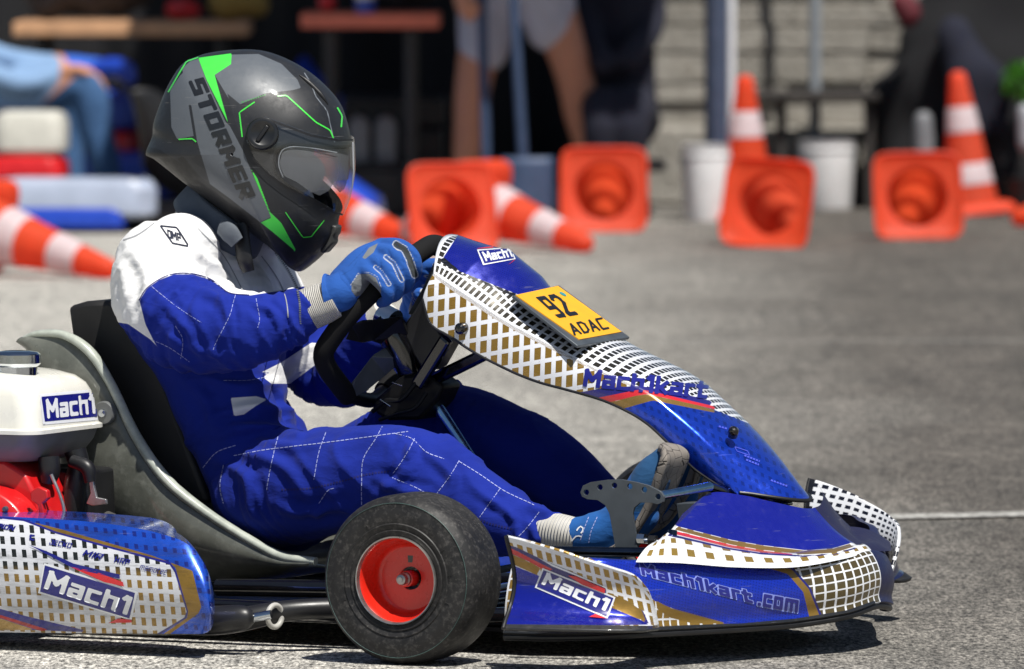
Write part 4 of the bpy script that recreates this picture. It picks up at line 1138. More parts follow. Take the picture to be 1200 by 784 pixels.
ch = {k: chain(KF, v, 40) for k, v in limbs.items()}
head = [(272, 225, 0, .055), (285, 195, 0, .070), (300, 172, 0, .086), (318, 186, 0, .070), (322, 205, 0, .058)]
hch = chain(KF, head, 30)
nose = chain(KF, [(358, 182, 0, .012), (372, 200, 0, .016), (366, 212, 0, .012)], 10)
chin = chain(KF, [(330, 232, 0, .040), (350, 238, 0, .028)], 6)
body = blend('suit', list(ch.values()) + [hch, nose, chin], .0047, None, driver, 9)
co = coords(body); N = len(co)
nrm = np.empty(N * 3); body.data.vertices.foreach_get('normal', nrm); nrm = nrm.reshape(-1, 3)
best = np.full(N, 1e9); tdir = np.zeros((N, 3)); along = np.zeros(N); lim = np.full(N, -1)
names = list(ch)
for k, nm in enumerate(names):
    P, r = ch[nm]; T = np.gradient(P, axis=0); T /= np.linalg.norm(T, axis=1)[:, None]
    D = np.linalg.norm(co[:, None] - P[None], axis=2) - r[None]; i = D.argmin(1); d = D[np.arange(N), i]
    m = d < best; best[m] = d[m]; tdir[m] = T[i[m]]; along[m] = i[m] / (len(P) - 1.0); lim[m] = k
headd = np.min(np.linalg.norm(co[:, None] - hch[0][None, 6:], axis=2) - hch[1][None, 6:], axis=1)
amp = np.full(N, .0030)
joint = {'arm_n': (.42, .2), 'arm_f': (.5, .25), 'leg_n': (.02, .16), 'leg_f': (.45, .2), 'side_n': (.12, .3), 'spine': (.15, .3), 'side_f': (.15, .3)}
for k, nm in enumerate(names):
    c0, wd = joint[nm]; m = lim == k; amp[m] += .0050 * np.exp(-((along[m] - c0) / wd) ** 2)
    if nm == 'leg_n': amp[m] += .0042 * np.exp(-((along[m] - .55) / .14) ** 2) + .003 * np.exp(-((along[m] - .95) / .1) ** 2)
    if nm == 'arm_n': amp[m] += .0030 * np.exp(-((along[m] - .95) / .15) ** 2)
disp = np.zeros(N)
for i in range(N):
    p = Vector(co[i]); tt_ = Vector(tdir[i]); q = p * 5 + tt_ * (p.dot(tt_) * 11) + Vector((3.1 * p.z, 0, 2.3 * p.y)) * 3
    a = max(0.0, 1 - abs(noise.noise(q)) * 3.0) ** 1.4 * 1.5 + .8 * noise.noise(q * .5); b = noise.noise(p * 34 + Vector((5, 1, 2)))
    disp[i] = amp[i] * (1.5 * a + .15 * b - .5)
FOLDS = [([(188, 350), (222, 392), (238, 424)], 6, 5), ([(212, 330), (258, 352), (276, 398)], 6, 5), ([(262, 350), (266, 376), (248, 416)], 5, 4), ([(288, 350), (328, 372), (322, 410)], 6, 4.5), ([(322, 350), (343, 375), (346, 402)], 5, 4), ([(200, 395), (235, 412), (280, 418)], 4, 5),
         ([(148, 288), (172, 322), (168, 362)], 5, 6), ([(198, 282), (240, 302), (272, 334)], 5, 5), ([(138, 300), (148, 350), (162, 390)], 5, 6), ([(170, 262), (200, 300), (240, 318)], 4, 5), ([(128, 310), (132, 350), (150, 385)], 4, 5),
         ([(232, 440), (276, 452), (322, 448)], 6, 5), ([(248, 488), (300, 476), (338, 482)], 8, 5), ([(246, 512), (300, 500), (348, 506)], 8, 5), ([(215, 440), (240, 470), (250, 500)], 5, 6),
         ([(258, 540), (288, 560), (298, 606)], 7, 6), ([(282, 530), (330, 546), (362, 588)], 6, 6), ([(398, 578), (372, 604)], 6, 5), ([(440, 560), (466, 574), (502, 578)], 7, 5), ([(428, 594), (458, 564)], 6, 5), ([(470, 504), (482, 540), (456, 574)], 6, 5), ([(500, 528), (530, 560), (520, 592)], 7, 5),
         ([(538, 556), (578, 590)], 6, 5), ([(596, 584), (640, 602)], 5, 4), ([(616, 598), (628, 634)], 6, 4), ([(560, 570), (600, 606)], 5, 4), ([(320, 590), (350, 600), (400, 596)], 6, 5), ([(300, 515), (340, 522), (380, 514)], 4, 5)]
pxy = project(KF.world(co)); face = (nrm @ KF.loc(CAM) / np.linalg.norm(KF.loc(CAM)) > -.1) & (co[:, 1] < .05)
fd = np.zeros(N)
for l, hgt, wd in FOLDS:
    l = spline(l, 24) if len(l) > 2 else np.array(l, float); dd = -sdf_line(pxy, l, 0.); t0 = np.linalg.norm(pxy - l[len(l) // 2], axis=1) / (np.linalg.norm(np.diff(l, axis=0), axis=1).sum() * .62)
    fade = np.clip(1.15 - t0, 0, 1) ** .7
    fd += hgt * .001 * fade * (np.exp(-(dd / wd) ** 2) - .55 * np.exp(-((dd - 2.1 * wd) / (1.2 * wd)) ** 2))
disp = disp * .55 + np.where(face, fd, 0)
disp[headd < .03] = 0
co2 = co + nrm * disp[:, None]
co2 = laplacian(co2, [tuple(p.vertices) for p in body.data.polygons], 1, .4)
body.data.vertices.foreach_set('co', co2.ravel()); body.data.update()
xy = photo_xy(body, KF)
wht = sdf_poly(xy, [(80, 205), (200, 205), (300, 250), (390, 300), (405, 392), (360, 420), (322, 437), (300, 436), (250, 432), (190, 412), (176, 398), (150, 380), (100, 372)])
slv = sdf_poly(xy, [(163, 352), (172, 338), (186, 328), (204, 321), (226, 321), (248, 328), (268, 343), (292, 346), (330, 340), (440, 320), (440, 408), (365, 402), (330, 425), (300, 440), (230, 442), (200, 430), (181, 402), (170, 380)])
arm = np.linalg.norm(co[:, None] - ch['arm_n'][0][None], axis=2).min(1)
farb = np.minimum(sdf_poly(xy, [(330, 456), (362, 432), (400, 405), (480, 370), (480, 520), (300, 520)]), (co[:, 1] - .06) * 800)
wht = np.minimum(wht, -farb)
pocket = sdf_poly(xy, [(270, 466), (300, 464), (314, 468), (300, 476), (286, 486), (274, 488)])
chest = sdf_poly(xy, [(308, 442), (330, 425), (370, 382), (400, 370), (408, 396), (372, 426), (340, 450), (318, 450)])
set_attr(body, 'white', np.maximum(np.maximum(wht, np.minimum(pocket, (.03 - co[:, 1]) * 800)), chest)); set_attr(body, 'blue', slv); hd2 = np.minimum(headd, np.minimum(np.linalg.norm(co[:, None] - nose[0][None], axis=2).min(1) - .016, np.linalg.norm(co[:, None] - chin[0][None], axis=2).min(1) - .038))
set_attr(body, 'hood', (.02 - hd2) * 500); set_attr(body, 'skin', sdf_poly(xy, [(338, 163), (400, 160), (400, 194), (352, 190)]))
finish(body, M_SUIT, True, 0)
bvS = bvh_of(body)
st = [[(178, 336), (205, 358), (236, 378)], [(276, 346), (268, 372), (254, 400), (250, 410)], [(300, 350), (304, 372), (302, 384)], [(178, 398), (200, 408), (222, 424)], [(206, 382), (214, 398), (212, 420)],
      [(262, 446), (290, 446), (312, 442)], 
      [(326, 512), (320, 535), (314, 566), (313, 574)], [(382, 507), (374, 530), (368, 562)], [(448, 500), (440, 515), (426, 538), (424, 565), (424, 592)], [(486, 514), (474, 536), (460, 556)], [(538, 540), (526, 560), (511, 580)], [(586, 573), (572, 592), (562, 606)],
      [(274, 534), (320, 526), (380, 519), (448, 510), (478, 506)], [(462, 508), (482, 514), (500, 530), (520, 538)], [(538, 541), (562, 556), (592, 576), (626, 592)], [(460, 560), (480, 568), (500, 578)], [(238, 548), (254, 530), (276, 522)], [(262, 545), (258, 570), (262, 590)], [(632, 600), (618, 618), (606, 630)], [(374, 590), (384, 575), (392, 572)]]
for _st in st: line_decal('stitching', [_st], 0.85 if _st[0][1] > 496 else .6, bvS, KF, .0007, M_STITCH, body, dash=(4.2, 1.3))
for _st in ([(330, 574), (365, 572), (400, 564), (430, 556), (458, 552)], [(548, 600), (570, 612), (600, 620)]): line_decal('leg_seam', [_st], 2.2, bvS, KF, .0006, M_SEAM, body, dash=(2.2, 1.4))
line_decal('sleeve_seam', [[(163, 352), (172, 338), (186, 328), (204, 321), (226, 321), (248, 328), (268, 343), (292, 346)]], 1.1, bvS, KF, .0006, M_SEAM, body)
for _st in ([(196, 246), (180, 262), (160, 276), (136, 284)], [(232, 268), (262, 300), (284, 340)]): line_decal('shoulder_seam', [_st], 1.3, bvS, KF, .0006, simple('grey_seam', (150, 152, 156), .9), body)
M_PATCH = simple('navy_patch', (26, 32, 52), .8)
line_decal('shoulder_patch', [[(188, 265), (207, 267), (221, 289), (202, 285)]], 1.8, bvS, KF, .0008, M_PATCH, body, closed=True, smooth=False)
write('patch_lettering', 'OMP', (197, 279), (212.5, 284), (195.5, 269), bvS, KF, .0008, M_PATCH, body, wt=.26)
line_decal('zip', [[(322, 296), (338, 318), (350, 345), (352, 380)]], 2.4, bvS, KF, .0012, simple('zip_grey', (96, 100, 108), .5), body, dash=(1.6, .9))
line_decal('placket', [[(306, 300), (322, 322), (334, 346), (338, 372)]], 1.2, bvS, KF, .0007, simple('placket_grey', (150, 152, 156), .9), body)
# collar: padded stand-up ring round the neck, with its tab
M_COLLAR = simple('slate_collar', (84, 94, 108), .85, vary=.15, bump=.3, bscale=300)
c = K(259, 258, 0); ax = K(285, 225, 0) - K(252, 275, 0); ax /= np.linalg.norm(ax); e1 = np.array([0, 1.0, 0]); e2 = np.cross(ax, e1); e2 /= np.linalg.norm(e2)
V, rows = [], []
for h, r in ((-.020, .074), (-.018, .081), (-.006, .080), (.010, .077), (.026, .074), (.032, .070), (.026, .065), (.0, .064)):
    rows.append([c + ax * h + (e1 * math.cos(a) * .92 + e2 * math.sin(a)) * r * (1 + .012 * math.sin(5 * a)) for a in np.linspace(0, 2 * math.pi, 65)[:-1]])
surf('collar', rows, M_COLLAR, body, wrap_m=True, sharp=0)
tube('collar_tab', [K(258, 266, -.092), K(268, 272, -.095), K(278, 284, -.092)], [.012, .017, .013], simple('grey_tab', (92, 98, 106), .8, bump=.3), body, sq=(1, .45))
tube('helmet_strap', [K(282, 262, -.07), K(286, 300, -.08), K(291, 318, -.075)], [.013, .014, .011], M_BLACK, body, sq=(1, .4))

# ------------------------------------------------------------------ cuffs, gloves, shoes
def knit(name, a, b, ra, rb, par, nr=22):
    pts = [a + (b - a) * t for t in np.linspace(0, 1, 14)]; rr = [ra + (rb - ra) * t + .0015 * math.sin(math.pi * t) for t in np.linspace(0, 1, 14)]
    V, F = tube_geo(pts, rr, 40); o = mesh_obj(name, V, F, M_KNIT, par); set_attr(o, 'rib', np.repeat(np.linspace(0, nr, 14), 40))
    return o
knit('wrist_cuff', K(350, 367, -.178), K(394, 350, -.162), .0335, .0300, body)
knit('ankle_cuff', K(634, 622, -.21), K(680, 630, -.21), .031, .0285, body, 13)
knit('wrist_cuff', K(436, 392, .165), K(456, 366, .16), .034, .030, body)
fing = [[(446, 287, -.095, .0115), (468, 288, -.110, .0118), (484, 300, -.114, .0113), (487, 319, -.103, .0105), (478, 331, -.078, .0092)],
        [(438, 293, -.112, .0120), (459, 298, -.127, .0124), (475, 314, -.132, .0118), (478, 332, -.120, .0110), (468, 341, -.092, .0094)],
        [(430, 303, -.130, .0118), (449, 311, -.146, .0122), (464, 328, -.149, .0116), (465, 344, -.137, .0106), (455, 350, -.110, .0092)],
        [(422, 314, -.148, .0108), (438, 324, -.161, .0112), (452, 339, -.163, .0106), (454, 351, -.150, .0096), (446, 355, -.124, .0084)]]
palm = [[(394, 346, -.162, .029), (412, 330, -.150, .027), (436, 304, -.122, .021)], [(394, 346, -.162, .028), (410, 334, -.152, .024), (428, 316, -.146, .016)], [(400, 330, -.150, .022), (424, 306, -.124, .022), (444, 292, -.100, .016)],
        [(402, 348, -.150, .018), (418, 342, -.128, .016), (438, 336, -.096, .0135), (456, 320, -.072, .0115)]]
glove = blend('glove', [chain(KF, f, 26) for f in fing + palm], .0026, None, driver, 3)
xy = photo_xy(glove, KF)
slits = [[(464, 286), (474, 292), (480, 304), (486, 322)], [(452, 301), (461, 308), (471, 328)], [(440, 313), (447, 319), (456, 333)]]
set_attr(glove, 'grey', np.maximum.reduce([sdf_poly(xy, [(411, 350), (412, 332), (420, 321), (432, 320), (441, 325), (447, 340), (446, 352), (430, 340), (424, 346)]), sdf_poly(xy, [(424, 302), (432, 290), (444, 284), (438, 296), (428, 304)])]))
set_attr(glove, 'slit', np.maximum.reduce([sdf_line(xy, slits[0], 3.6), sdf_line(xy, slits[1], 1.0), sdf_line(xy, slits[2], .9)]))
set_attr(glove, 'edge', np.maximum.reduce([.9 - np.abs(sdf_line(xy, slits[0], 3.6) + .4), 1.0 - np.abs(sdf_line(xy, slits[1], 1.2) + 1.2), 0.9 - np.abs(sdf_line(xy, slits[2], 1.0) + 1.2), sdf_line(xy, [(411, 334), (420, 320), (432, 319), (442, 324), (448, 340)], .8)]))
set_attr(glove, 'crease', np.maximum.reduce([sdf_line(xy, l_, .7) for l_ in ([(462, 281), (470, 296), (474, 310)], [(450, 288), (462, 303), (466, 318)], [(437, 298), (450, 314), (452, 330)], [(408, 312), (420, 300), (436, 284)], [(400, 322), (412, 316), (420, 304)], [(472, 334), (480, 328)], [(458, 346), (468, 338)], [(404, 336), (398, 330)])]))
gco = coords(glove); gn = np.empty(len(gco) * 3); glove.data.vertices.foreach_get('normal', gn); gn = gn.reshape(-1, 3); gd = np.zeros(len(gco))
for l_ in ([(480, 296), (488, 302)], [(472, 306), (482, 314)], [(460, 318), (470, 328)], [(446, 330), (458, 338)], [(462, 284), (466, 294)], [(454, 292), (458, 304)], [(444, 302), (446, 316)], [(400, 318), (416, 340)], [(396, 330), (404, 350)]): gd -= .0016 * np.exp(-(sdf_line(xy, l_, 0.) / 1.6) ** 2)
glove.data.vertices.foreach_set('co', (gco + gn * gd[:, None]).ravel()); glove.data.update()
finish(glove, M_GLOVE, True, 0)
gc = tube('glove_cuff', [K(384, 346, -.164), K(391, 345, -.162), K(400, 341, -.160), K(408, 336, -.155)], [.0345, .0325, .0300, .027], M_GLOVE, glove, n=24, seg=40)
co = coords(gc); co = co + np.array([[.0016 * math.sin(40 * p[2]), 0, .0015 * math.sin(190 * p[0])] for p in co]); gc.data.vertices.foreach_set('co', co.ravel())
g2 = glove.copy(); g2.data = glove.data.copy(); link(g2, driver)
sh = K(432, 348, -.135) - K(466, 316, -.098)
co = coords(g2).copy(); co[:, 1] *= -1; co += np.array([sh[0], -sh[1], sh[2]]); g2.data.vertices.foreach_set('co', co.ravel()); g2.data.flip_normals(); g2.data.update()
shoe = blend('shoe', [chain(KF, [(676, 628, -.21, .030), (694, 628, -.205, .036), (722, 618, -.20, .036), (748, 588, -.20, .034), (766, 556, -.20, .030), (778, 538, -.20, .020)], 40), chain(KF, [(700, 640, -.2, .026), (722, 636, -.2, .026), (752, 604, -.2, .028)], 24)], .0032, None, driver, 4)
xy = photo_xy(shoe, KF); set_attr(shoe, 'toe', sdf_poly(xy, [(745, 500), (800, 500), (800, 600), (735, 600)])); finish(shoe, M_SHOE, True, 0)
bvSh = bvh_of(shoe)
line_decal('shoe_stitching', [[(690, 606), (684, 622), (680, 634)], [(700, 606), (693, 622), (690, 636)]], .9, bvSh, KF, .0006, M_STITCH, shoe, dash=(3, 1.2))
line_decal('shoe_mark', [[(670, 634), (676, 628), (682, 629)], [(676, 622), (680, 617), (684, 620), (681, 625)]], 1.6, bvSh, KF, .0008, M_INKW, shoe)
def sole_mat():
    t = NT('worn_sole'); v = t.n('ShaderNodeTexVoronoi', feature='DISTANCE_TO_EDGE'); v.inputs['Scale'].default_value = 50; t.l(t.obj(), v.inputs['Vector'])
    nz = t.noise(40, 5); e = t.map(v.outputs[0], .004, .03)
    t.set(color=t.mix(e, s2l((66, 62, 58)), t.mix(t.map(nz, .3, .7), s2l((118, 111, 104)), s2l((140, 133, 126)))), rough=.85); t.bump(e, .8, .003); return t.m
sp = [(712, 652), (735, 644), (756, 622), (774, 592), (788, 558), (795, 536), (789, 524), (778, 519)]
hw = [.026, .034, .032, .034, .042, .042, .032, .014]
q = spline([list(K(x, y, -.20)) + [w] for (x, y), w in zip(sp, hw)], 60)
rows = [[q[i, :3] + np.array([-.002 * (1 - s * s), s * q[i, 3], 0]) for s in np.linspace(-1, 1, 13)] for i in range(60)]
sole = surf('sole', rows, sole_mat(), shoe, sharp=0); orient(sole, K(900, 500, -.4)); solidify(sole, .012, off=-1)
def mirror_shoe():
    off = K(724, 604, .13) - K(676, 628, -.21)
    for o, nm in ((shoe, 'shoe'), (sole, 'sole')):
        c = o.copy(); c.data = o.data.copy(); link(c, driver if o is shoe else mirror_shoe.s)
        if o is shoe: mirror_shoe.s = c
        p = coords(c) + off; c.data.vertices.foreach_set('co', p.ravel()); c.data.update()
mirror_shoe()

# ------------------------------------------------------------------ helmet
HF = Frame(KF.world(K(295, 178, 0)), R(13))
HF.o[2] = KF.world(K(295, 178, 0))[2]
def z1(*p): return [(150 + x / 2.613, 40 + y / 2.613) for x, y in p]
hsil = z1((62, 366), (82, 310), (86, 270), (104, 215), (132, 150), (172, 90), (215, 68), (250, 57), (320, 48), (400, 49), (470, 70), (540, 108), (600, 158), (642, 210), (664, 268), (676, 330), (678, 420), (664, 500), (640, 565), (632, 615), (600, 668), (560, 706), (522, 727), (488, 692), (430, 642), (300, 545), (190, 462), (92, 384))
hp = np.array([HF.at(x, y, 0)[[0, 2]] for x, y in spline(hsil, 400, closed=True)])
h0 = hp.mean(0) * 0; ang = np.arctan2(hp[:, 1] - h0[1], hp[:, 0] - h0[0]); rad = np.linalg.norm(hp - h0, axis=1); od = np.argsort(ang)
ang, rad = ang[od], rad[od]; ang = np.r_[ang - 2 * np.pi, ang, ang + 2 * np.pi]; rad = np.r_[rad, rad, rad]
def hmap(th, ph, sc=1.0, w=.124):
    r = np.interp((th + np.pi) % (2 * np.pi) - np.pi, ang, rad) * np.abs(np.cos(ph)) ** .78 * sc
    return np.stack([h0[0] + r * np.cos(th), w * sc * np.sign(np.sin(ph)) * np.abs(np.sin(ph)) ** 1.0, h0[1] + r * np.sin(th)], -1)
TH = np.linspace(-np.pi, np.pi, 361); PH = np.linspace(-np.pi / 2 + .004, np.pi / 2 - .004, 150)
gth, gph = np.meshgrid(TH, PH, indexing='ij')
def hxy(P):
    P = P.copy(); P[..., 1] = -np.abs(P[..., 1]); return project(HF.world(P.reshape(-1, 3)))
port = z1((462, 352), (500, 338), (600, 350), (760, 345), (760, 548), (640, 545), (560, 500), (480, 452), (452, 420), (450, 385))
visor = z1((362, 300), (380, 268), (420, 256), (480, 278), (560, 308), (640, 322), (800, 322), (800, 566), (672, 560), (630, 546), (560, 506), (480, 466), (430, 430), (385, 385), (364, 335))
def hpatch(f, sc, w, name, mat, parent, **k):
    V, F = marching(f.reshape(gth.shape), TH, PH)
    return mesh_obj(name, hmap(V[:, 0], V[:, 1], sc, w), F, mat, parent, **k)
P0 = hmap(gth, gph); X0 = hxy(P0)
fs = -sdf_poly(X0, port)
helm = hpatch(fs, 1.0, .124, 'helmet', None, driver, sharp=0); helm.matrix_parent_inverse = Matrix.Identity(4)
HM = KM.inverted() @ HF.matrix(); helm.matrix_local = HM
hpatch(fs, .945, .124, 'helmet_liner', simple('helmet_liner', (64, 65, 68), .9), helm, sharp=0)
xy = photo_xy(helm, HF, True)
H = {}
GRN = (72, 214, 74)
H['grey'] = np.maximum.reduce([sdf_poly(xy, z1((165, 105), (190, 82), (216, 74), (240, 140), (300, 270), (312, 280), (352, 355), (372, 405), (400, 470), (440, 560), (398, 580), (250, 475), (222, 420), (205, 330), (190, 230))),
                               sdf_poly(xy, z1((265, 125), (316, 62), (400, 60), (470, 90), (520, 140), (530, 165), (505, 172), (420, 182), (345, 215), (318, 215))), sdf_poly(xy, z1((128, 170), (160, 125), (178, 110), (190, 225), (204, 312), (150, 322), (132, 285)))])
H['dark2'] = np.maximum(sdf_line(xy, z1((190, 220), (208, 330), (250, 470), (300, 520)), 1.8), sdf_poly(xy, z1((303, 180), (345, 215), (350, 330), (322, 250))))
H['green'] = np.maximum.reduce([sdf_poly(xy, z1((214, 72), (318, 58), (316, 92), (266, 125), (309, 278), (240, 140))), sdf_poly(xy, z1((372, 405), (396, 440), (436, 545), (470, 578), (514, 660), (499, 684), (398, 580), (438, 562)))])
H['greenprint'] = sdf_poly(xy, z1((342, 208), (424, 182), (424, 187), (342, 214)))
H['silver'] = sdf_line(xy, z1((540, 118), (560, 150), (575, 190), (610, 235), (632, 330)), .8)
H['band'] = np.maximum(sdf_poly(xy, z1((40, 340), (96, 352), (204, 424), (314, 504), (442, 604), (508, 660), (540, 740), (420, 690), (180, 490), (40, 400))), sdf_poly(xy, z1((150, 382), (168, 372), (215, 430), (245, 470), (190, 430))))
H['lowdark'] = sdf_poly(xy, z1((86, 300), (140, 330), (208, 330), (250, 470), (200, 440), (90, 375), (60, 365)))
H['portrim'] = 1.8 - np.abs(sdf_poly(xy, port) + 1.5)
for k, v in H.items(): set_attr(helm, k, v)
M_HELM = layered('helmet_paint', (30, 32, 36), [dict(attr='grey', color=(90, 95, 101), rough=.36), dict(attr='dark2', color=(34, 36, 40)), dict(attr='lowdark', color=(34, 36, 40)), dict(attr='silver', color=(120, 126, 134)),
    dict(attr='green', color=GRN, rough=.3), dict(attr='greenprint', color=(46, 140, 60)), dict(attr='band', color=(20, 20, 22), rough=.45), dict(attr='portrim', color=(14, 14, 15), rough=.6)], rough=.43, coat=.16, dirt=.08)
finish(helm, M_HELM, True, 0)
bvH = bvh_of(helm)
write('helmet_lettering', 'STORMER', z1((185, 145))[0], z1((345, 508))[0], z1((232, 132))[0], bvH, HF, .0008, simple('helmet_ink', (30, 32, 35), .35, coat=.5), helm, wt=.30, gap=.42, res=.06)
M_GRN = simple('green_pinstripe', GRN, .3, coat=.5)
for l, wd in (([(350, 315), (341, 240), (388, 208)], 1.5), ([(458, 190), (485, 188), (575, 270), (618, 294), (628, 318)], 1.5), ([(640, 225), (655, 250), (652, 285)], 1.8), ([(482, 545), (535, 622), (560, 620), (600, 570)], 1.1), ([(155, 322), (198, 320), (209, 330)], 1.5), ([(124, 178), (160, 116), (180, 84), (216, 72)], 1.6)):
    line_decal('pinstripe', [z1(*l)], wd, bvH, HF, .0006, M_GRN, helm, smooth=False)
# visor: a clear smoked shell standing off the helmet
t = NT('smoked_visor'); tr = t.n('ShaderNodeBsdfTransparent'); tr.inputs[0].default_value = (.90, .91, .92, 1); gl = t.n('ShaderNodeBsdfGlossy'); gl.inputs[0].default_value = (1, 1, 1, 1); gl.inputs[1].default_value = .04
fr = t.n('ShaderNodeLayerWeight'); fr.inputs[0].default_value = .5; fz = t.math('ADD', .07, t.math('MULTIPLY', t.math('POWER', fr.outputs['Facing'], 4.0), .55)); mx = t.n('ShaderNodeMixShader'); t.l(fz, mx.inputs[0]); t.l(tr.outputs[0], mx.inputs[1]); t.l(gl.outputs[0], mx.inputs[2]); t.l(mx.outputs[0], t.out.inputs[0])
vis = hpatch(sdf_poly(X0, visor), 1.035, .1235, 'visor', t.m, helm, sharp=0)
t = NT('smoky_sun_shade'); tr2 = t.n('ShaderNodeBsdfTransparent'); tr2.inputs[0].default_value = (.55, .56, .58, 1); t.set(color=s2l((150, 153, 158)), rough=.12, spec=.6); mx2 = t.n('ShaderNodeMixShader'); mx2.inputs[0].default_value = .42
t.l(tr2.outputs[0], mx2.inputs[1]); t.l(t.b.outputs[0], mx2.inputs[2]); t.l(mx2.outputs[0], t.out.inputs[0])
shade = z1((466, 400), (474, 360), (500, 346), (560, 346), (650, 352), (760, 350), (760, 440), (640, 452), (622, 482), (592, 498), (560, 484), (520, 455), (480, 436))
hpatch(sdf_poly(X0, shade), .975, .124, 'sun_shade', t.m, helm, sharp=0)
vform = surf('form', hmap(gth, gph, 1.037, .1237), None, None); bvV = bvh_of(vform); bpy.data.objects.remove(vform)
for l, wd in ((z1((372, 276), (420, 258), (480, 280), (560, 310), (640, 325), (688, 324)), 1.6), (z1((672, 556), (630, 546), (560, 506), (480, 466), (430, 430), (385, 385), (364, 335)), 1.5)):
    line_decal('visor_edge', [l], wd * 1.5, bvV, HF, .0006, M_BLACK, vis, smooth=False)
line_decal('visor_edge', [z1((688, 330), (690, 420), (684, 500), (671, 556))], 1.4, bvV, HF, .0004, simple('clear_edge', (196, 200, 206), .2), vis, smooth=False)
line_decal('sun_shade_edge', [z1((476, 440), (462, 400), (470, 360), (500, 345), (560, 347), (650, 362))], 1.2, bvV, HF, -.006, simple('shade_edge', (150, 154, 158), .25), vis)
pc = cast(bvV, HF, [z1((412, 305))[0]], 0)[0]
pn2 = (pc - Vector((h0[0] + .05, 0, h0[1]))).normalized(); pn2 = Vector((.22, -1, .12)).normalized()
V, F = lathe_geo([(.0001, .004), (.0125, .0042), (.0150, .0060), (.0170, .0066), (.0195, .006), (.0215, .003), (.0220, -.01)], 48)
pv = mesh_obj('visor_pivot', V, F, simple('pivot_plastic', (26, 27, 29), .35, coat=.3), vis); pv.scale = (1.2, 1.2, 1.1); pv.location = pc; pv.rotation_euler = pn2.to_track_quat('Z', 'Y').to_euler()
o = prism('pivot_lever', [(-.012, -.0026, .005), (.012, -.0026, .005), (.012, .0026, .005), (-.012, .0026, .005)], (0, 0, .003), M_BLACK, pv, bev=.001); o.rotation_euler = (0, 0, R(55))
dark = z1((366, 300), (382, 272), (420, 260), (470, 280), (470, 350), (452, 400), (446, 432), (430, 426), (388, 384), (366, 332))
# chin vents, top vent, rear lip
def hpt(px, py, lat=0): return HF.at(px, py, lat)
prism('chin_vent', [hpt(*p, -.018) for p in z1((612, 580), (640, 588), (636, 612), (628, 620), (628, 640), (600, 672), (588, 668), (600, 620))], (0, .036, 0), simple('vent_plastic', (58, 58, 56), .5), helm, bev=.003)
tube('brow_ridge', [hmap(np.array([t_]), np.array([-.32]), 1.004)[0] for t_ in np.linspace(.52, .95, 8)], [.001, .003, .004, .004, .004, .004, .003, .001], M_BLACK, helm, n=30)
for a in (-.034, .034):
    V, F = lathe_geo([(.0001, .0125), (.006, .0108), (.0108, .0062), (.0125, 0), (.0108, -.0062), (.0001, -.0125)], 20, 'X'); o = mesh_obj('eye', V, F, simple('eye_white', (196, 190, 184), .3), body); o.location = K(360, 176, a)
    o = mesh_obj('iris', [np.array(v) * .5 + np.array([.0068, 0, 0]) for v in V], F, simple('iris_brown', (40, 28, 20), .2), o)
# ------------------------------------------------------------------ background: materials
def plastic(name, c, tr=.35, rough=.5):
    t = NT(name); nz = t.noise(18, 5); C = t.mix(t.map(nz, .3, .7), tuple(x * .85 for x in s2l(c)[:3]) + (1,), s2l(c))
    oi = t.n('ShaderNodeObjectInfo').outputs['Random']; sc = t.noise(34, 7, .7); C = t.mix(t.map(sc, .54, .74, 0, .45), C, s2l((130, 84, 62)) if c[0] > 240 else s2l((150, 146, 140)))
    C = t.mix(t.math('MULTIPLY', oi, .22), C, tuple(x * .8 + .12 for x in s2l(c)[:3]) + (1,))
    t.set(color=C, rough=rough, spec=.35)
    tl = t.n('ShaderNodeBsdfTranslucent'); t.l(C, tl.inputs[0]); mx = t.n('ShaderNodeMixShader'); mx.inputs[0].default_value = tr
    t.l(t.b.outputs[0], mx.inputs[1]); t.l(tl.outputs[0], mx.inputs[2]); t.l(mx.outputs[0], t.out.inputs[0]); return t.m
M_CONE = plastic('orange_cone_plastic', (255, 96, 54), .55)
M_BAND = plastic('reflective_white_band', (236, 232, 236), .45)
M_BUCKET = plastic('white_bucket_plastic', (246, 246, 246), .08)
M_BLKCLOTH = simple('black_fabric', (22, 22, 26), .9, vary=.25, scale=6, bump=.2, bscale=20)
M_NAVY = simple('navy_cloth', (26, 30, 52), .9, vary=.25, scale=8, bump=.3, bscale=60)
M_JEANS = simple('faded_denim', (70, 108, 156), .9, vary=.3, scale=16, bump=.3, bscale=200)
M_SHIRT = simple('pale_blue_shirt', (150, 186, 226), .9, vary=.15, scale=10)
M_SKIN = simple('skin', (180, 124, 96), .55, vary=.08)
M_SHORTS = simple('grey_shorts_cloth', (168, 168, 178), .9, vary=.15, scale=9, bump=.3, bscale=40)
M_WOOD = simple('plank_wood', (196, 150, 112), .7, vary=.2, scale=12)
M_ORPLANK = simple('orange_painted_wood', (214, 112, 84), .6, vary=.15)
M_SHOVEL = simple('blue_grey_steel', (52, 68, 96), .55, metal=.2, vary=.15)
M_ALU = simple('pole_aluminium', (168, 174, 184), .35, metal=.7, vary=.08)
M_DKWOOD = simple('dark_timber', (52, 48, 46), .8, vary=.25)
M_REDP = simple('red_plastic', (190, 30, 36), .4, vary=.1)
M_BLUEP = simple('blue_plastic', (30, 66, 176), .35, coat=.4, vary=.1)
M_WHITEP = simple('white_plastic', (222, 224, 228), .35, coat=.4, vary=.05)

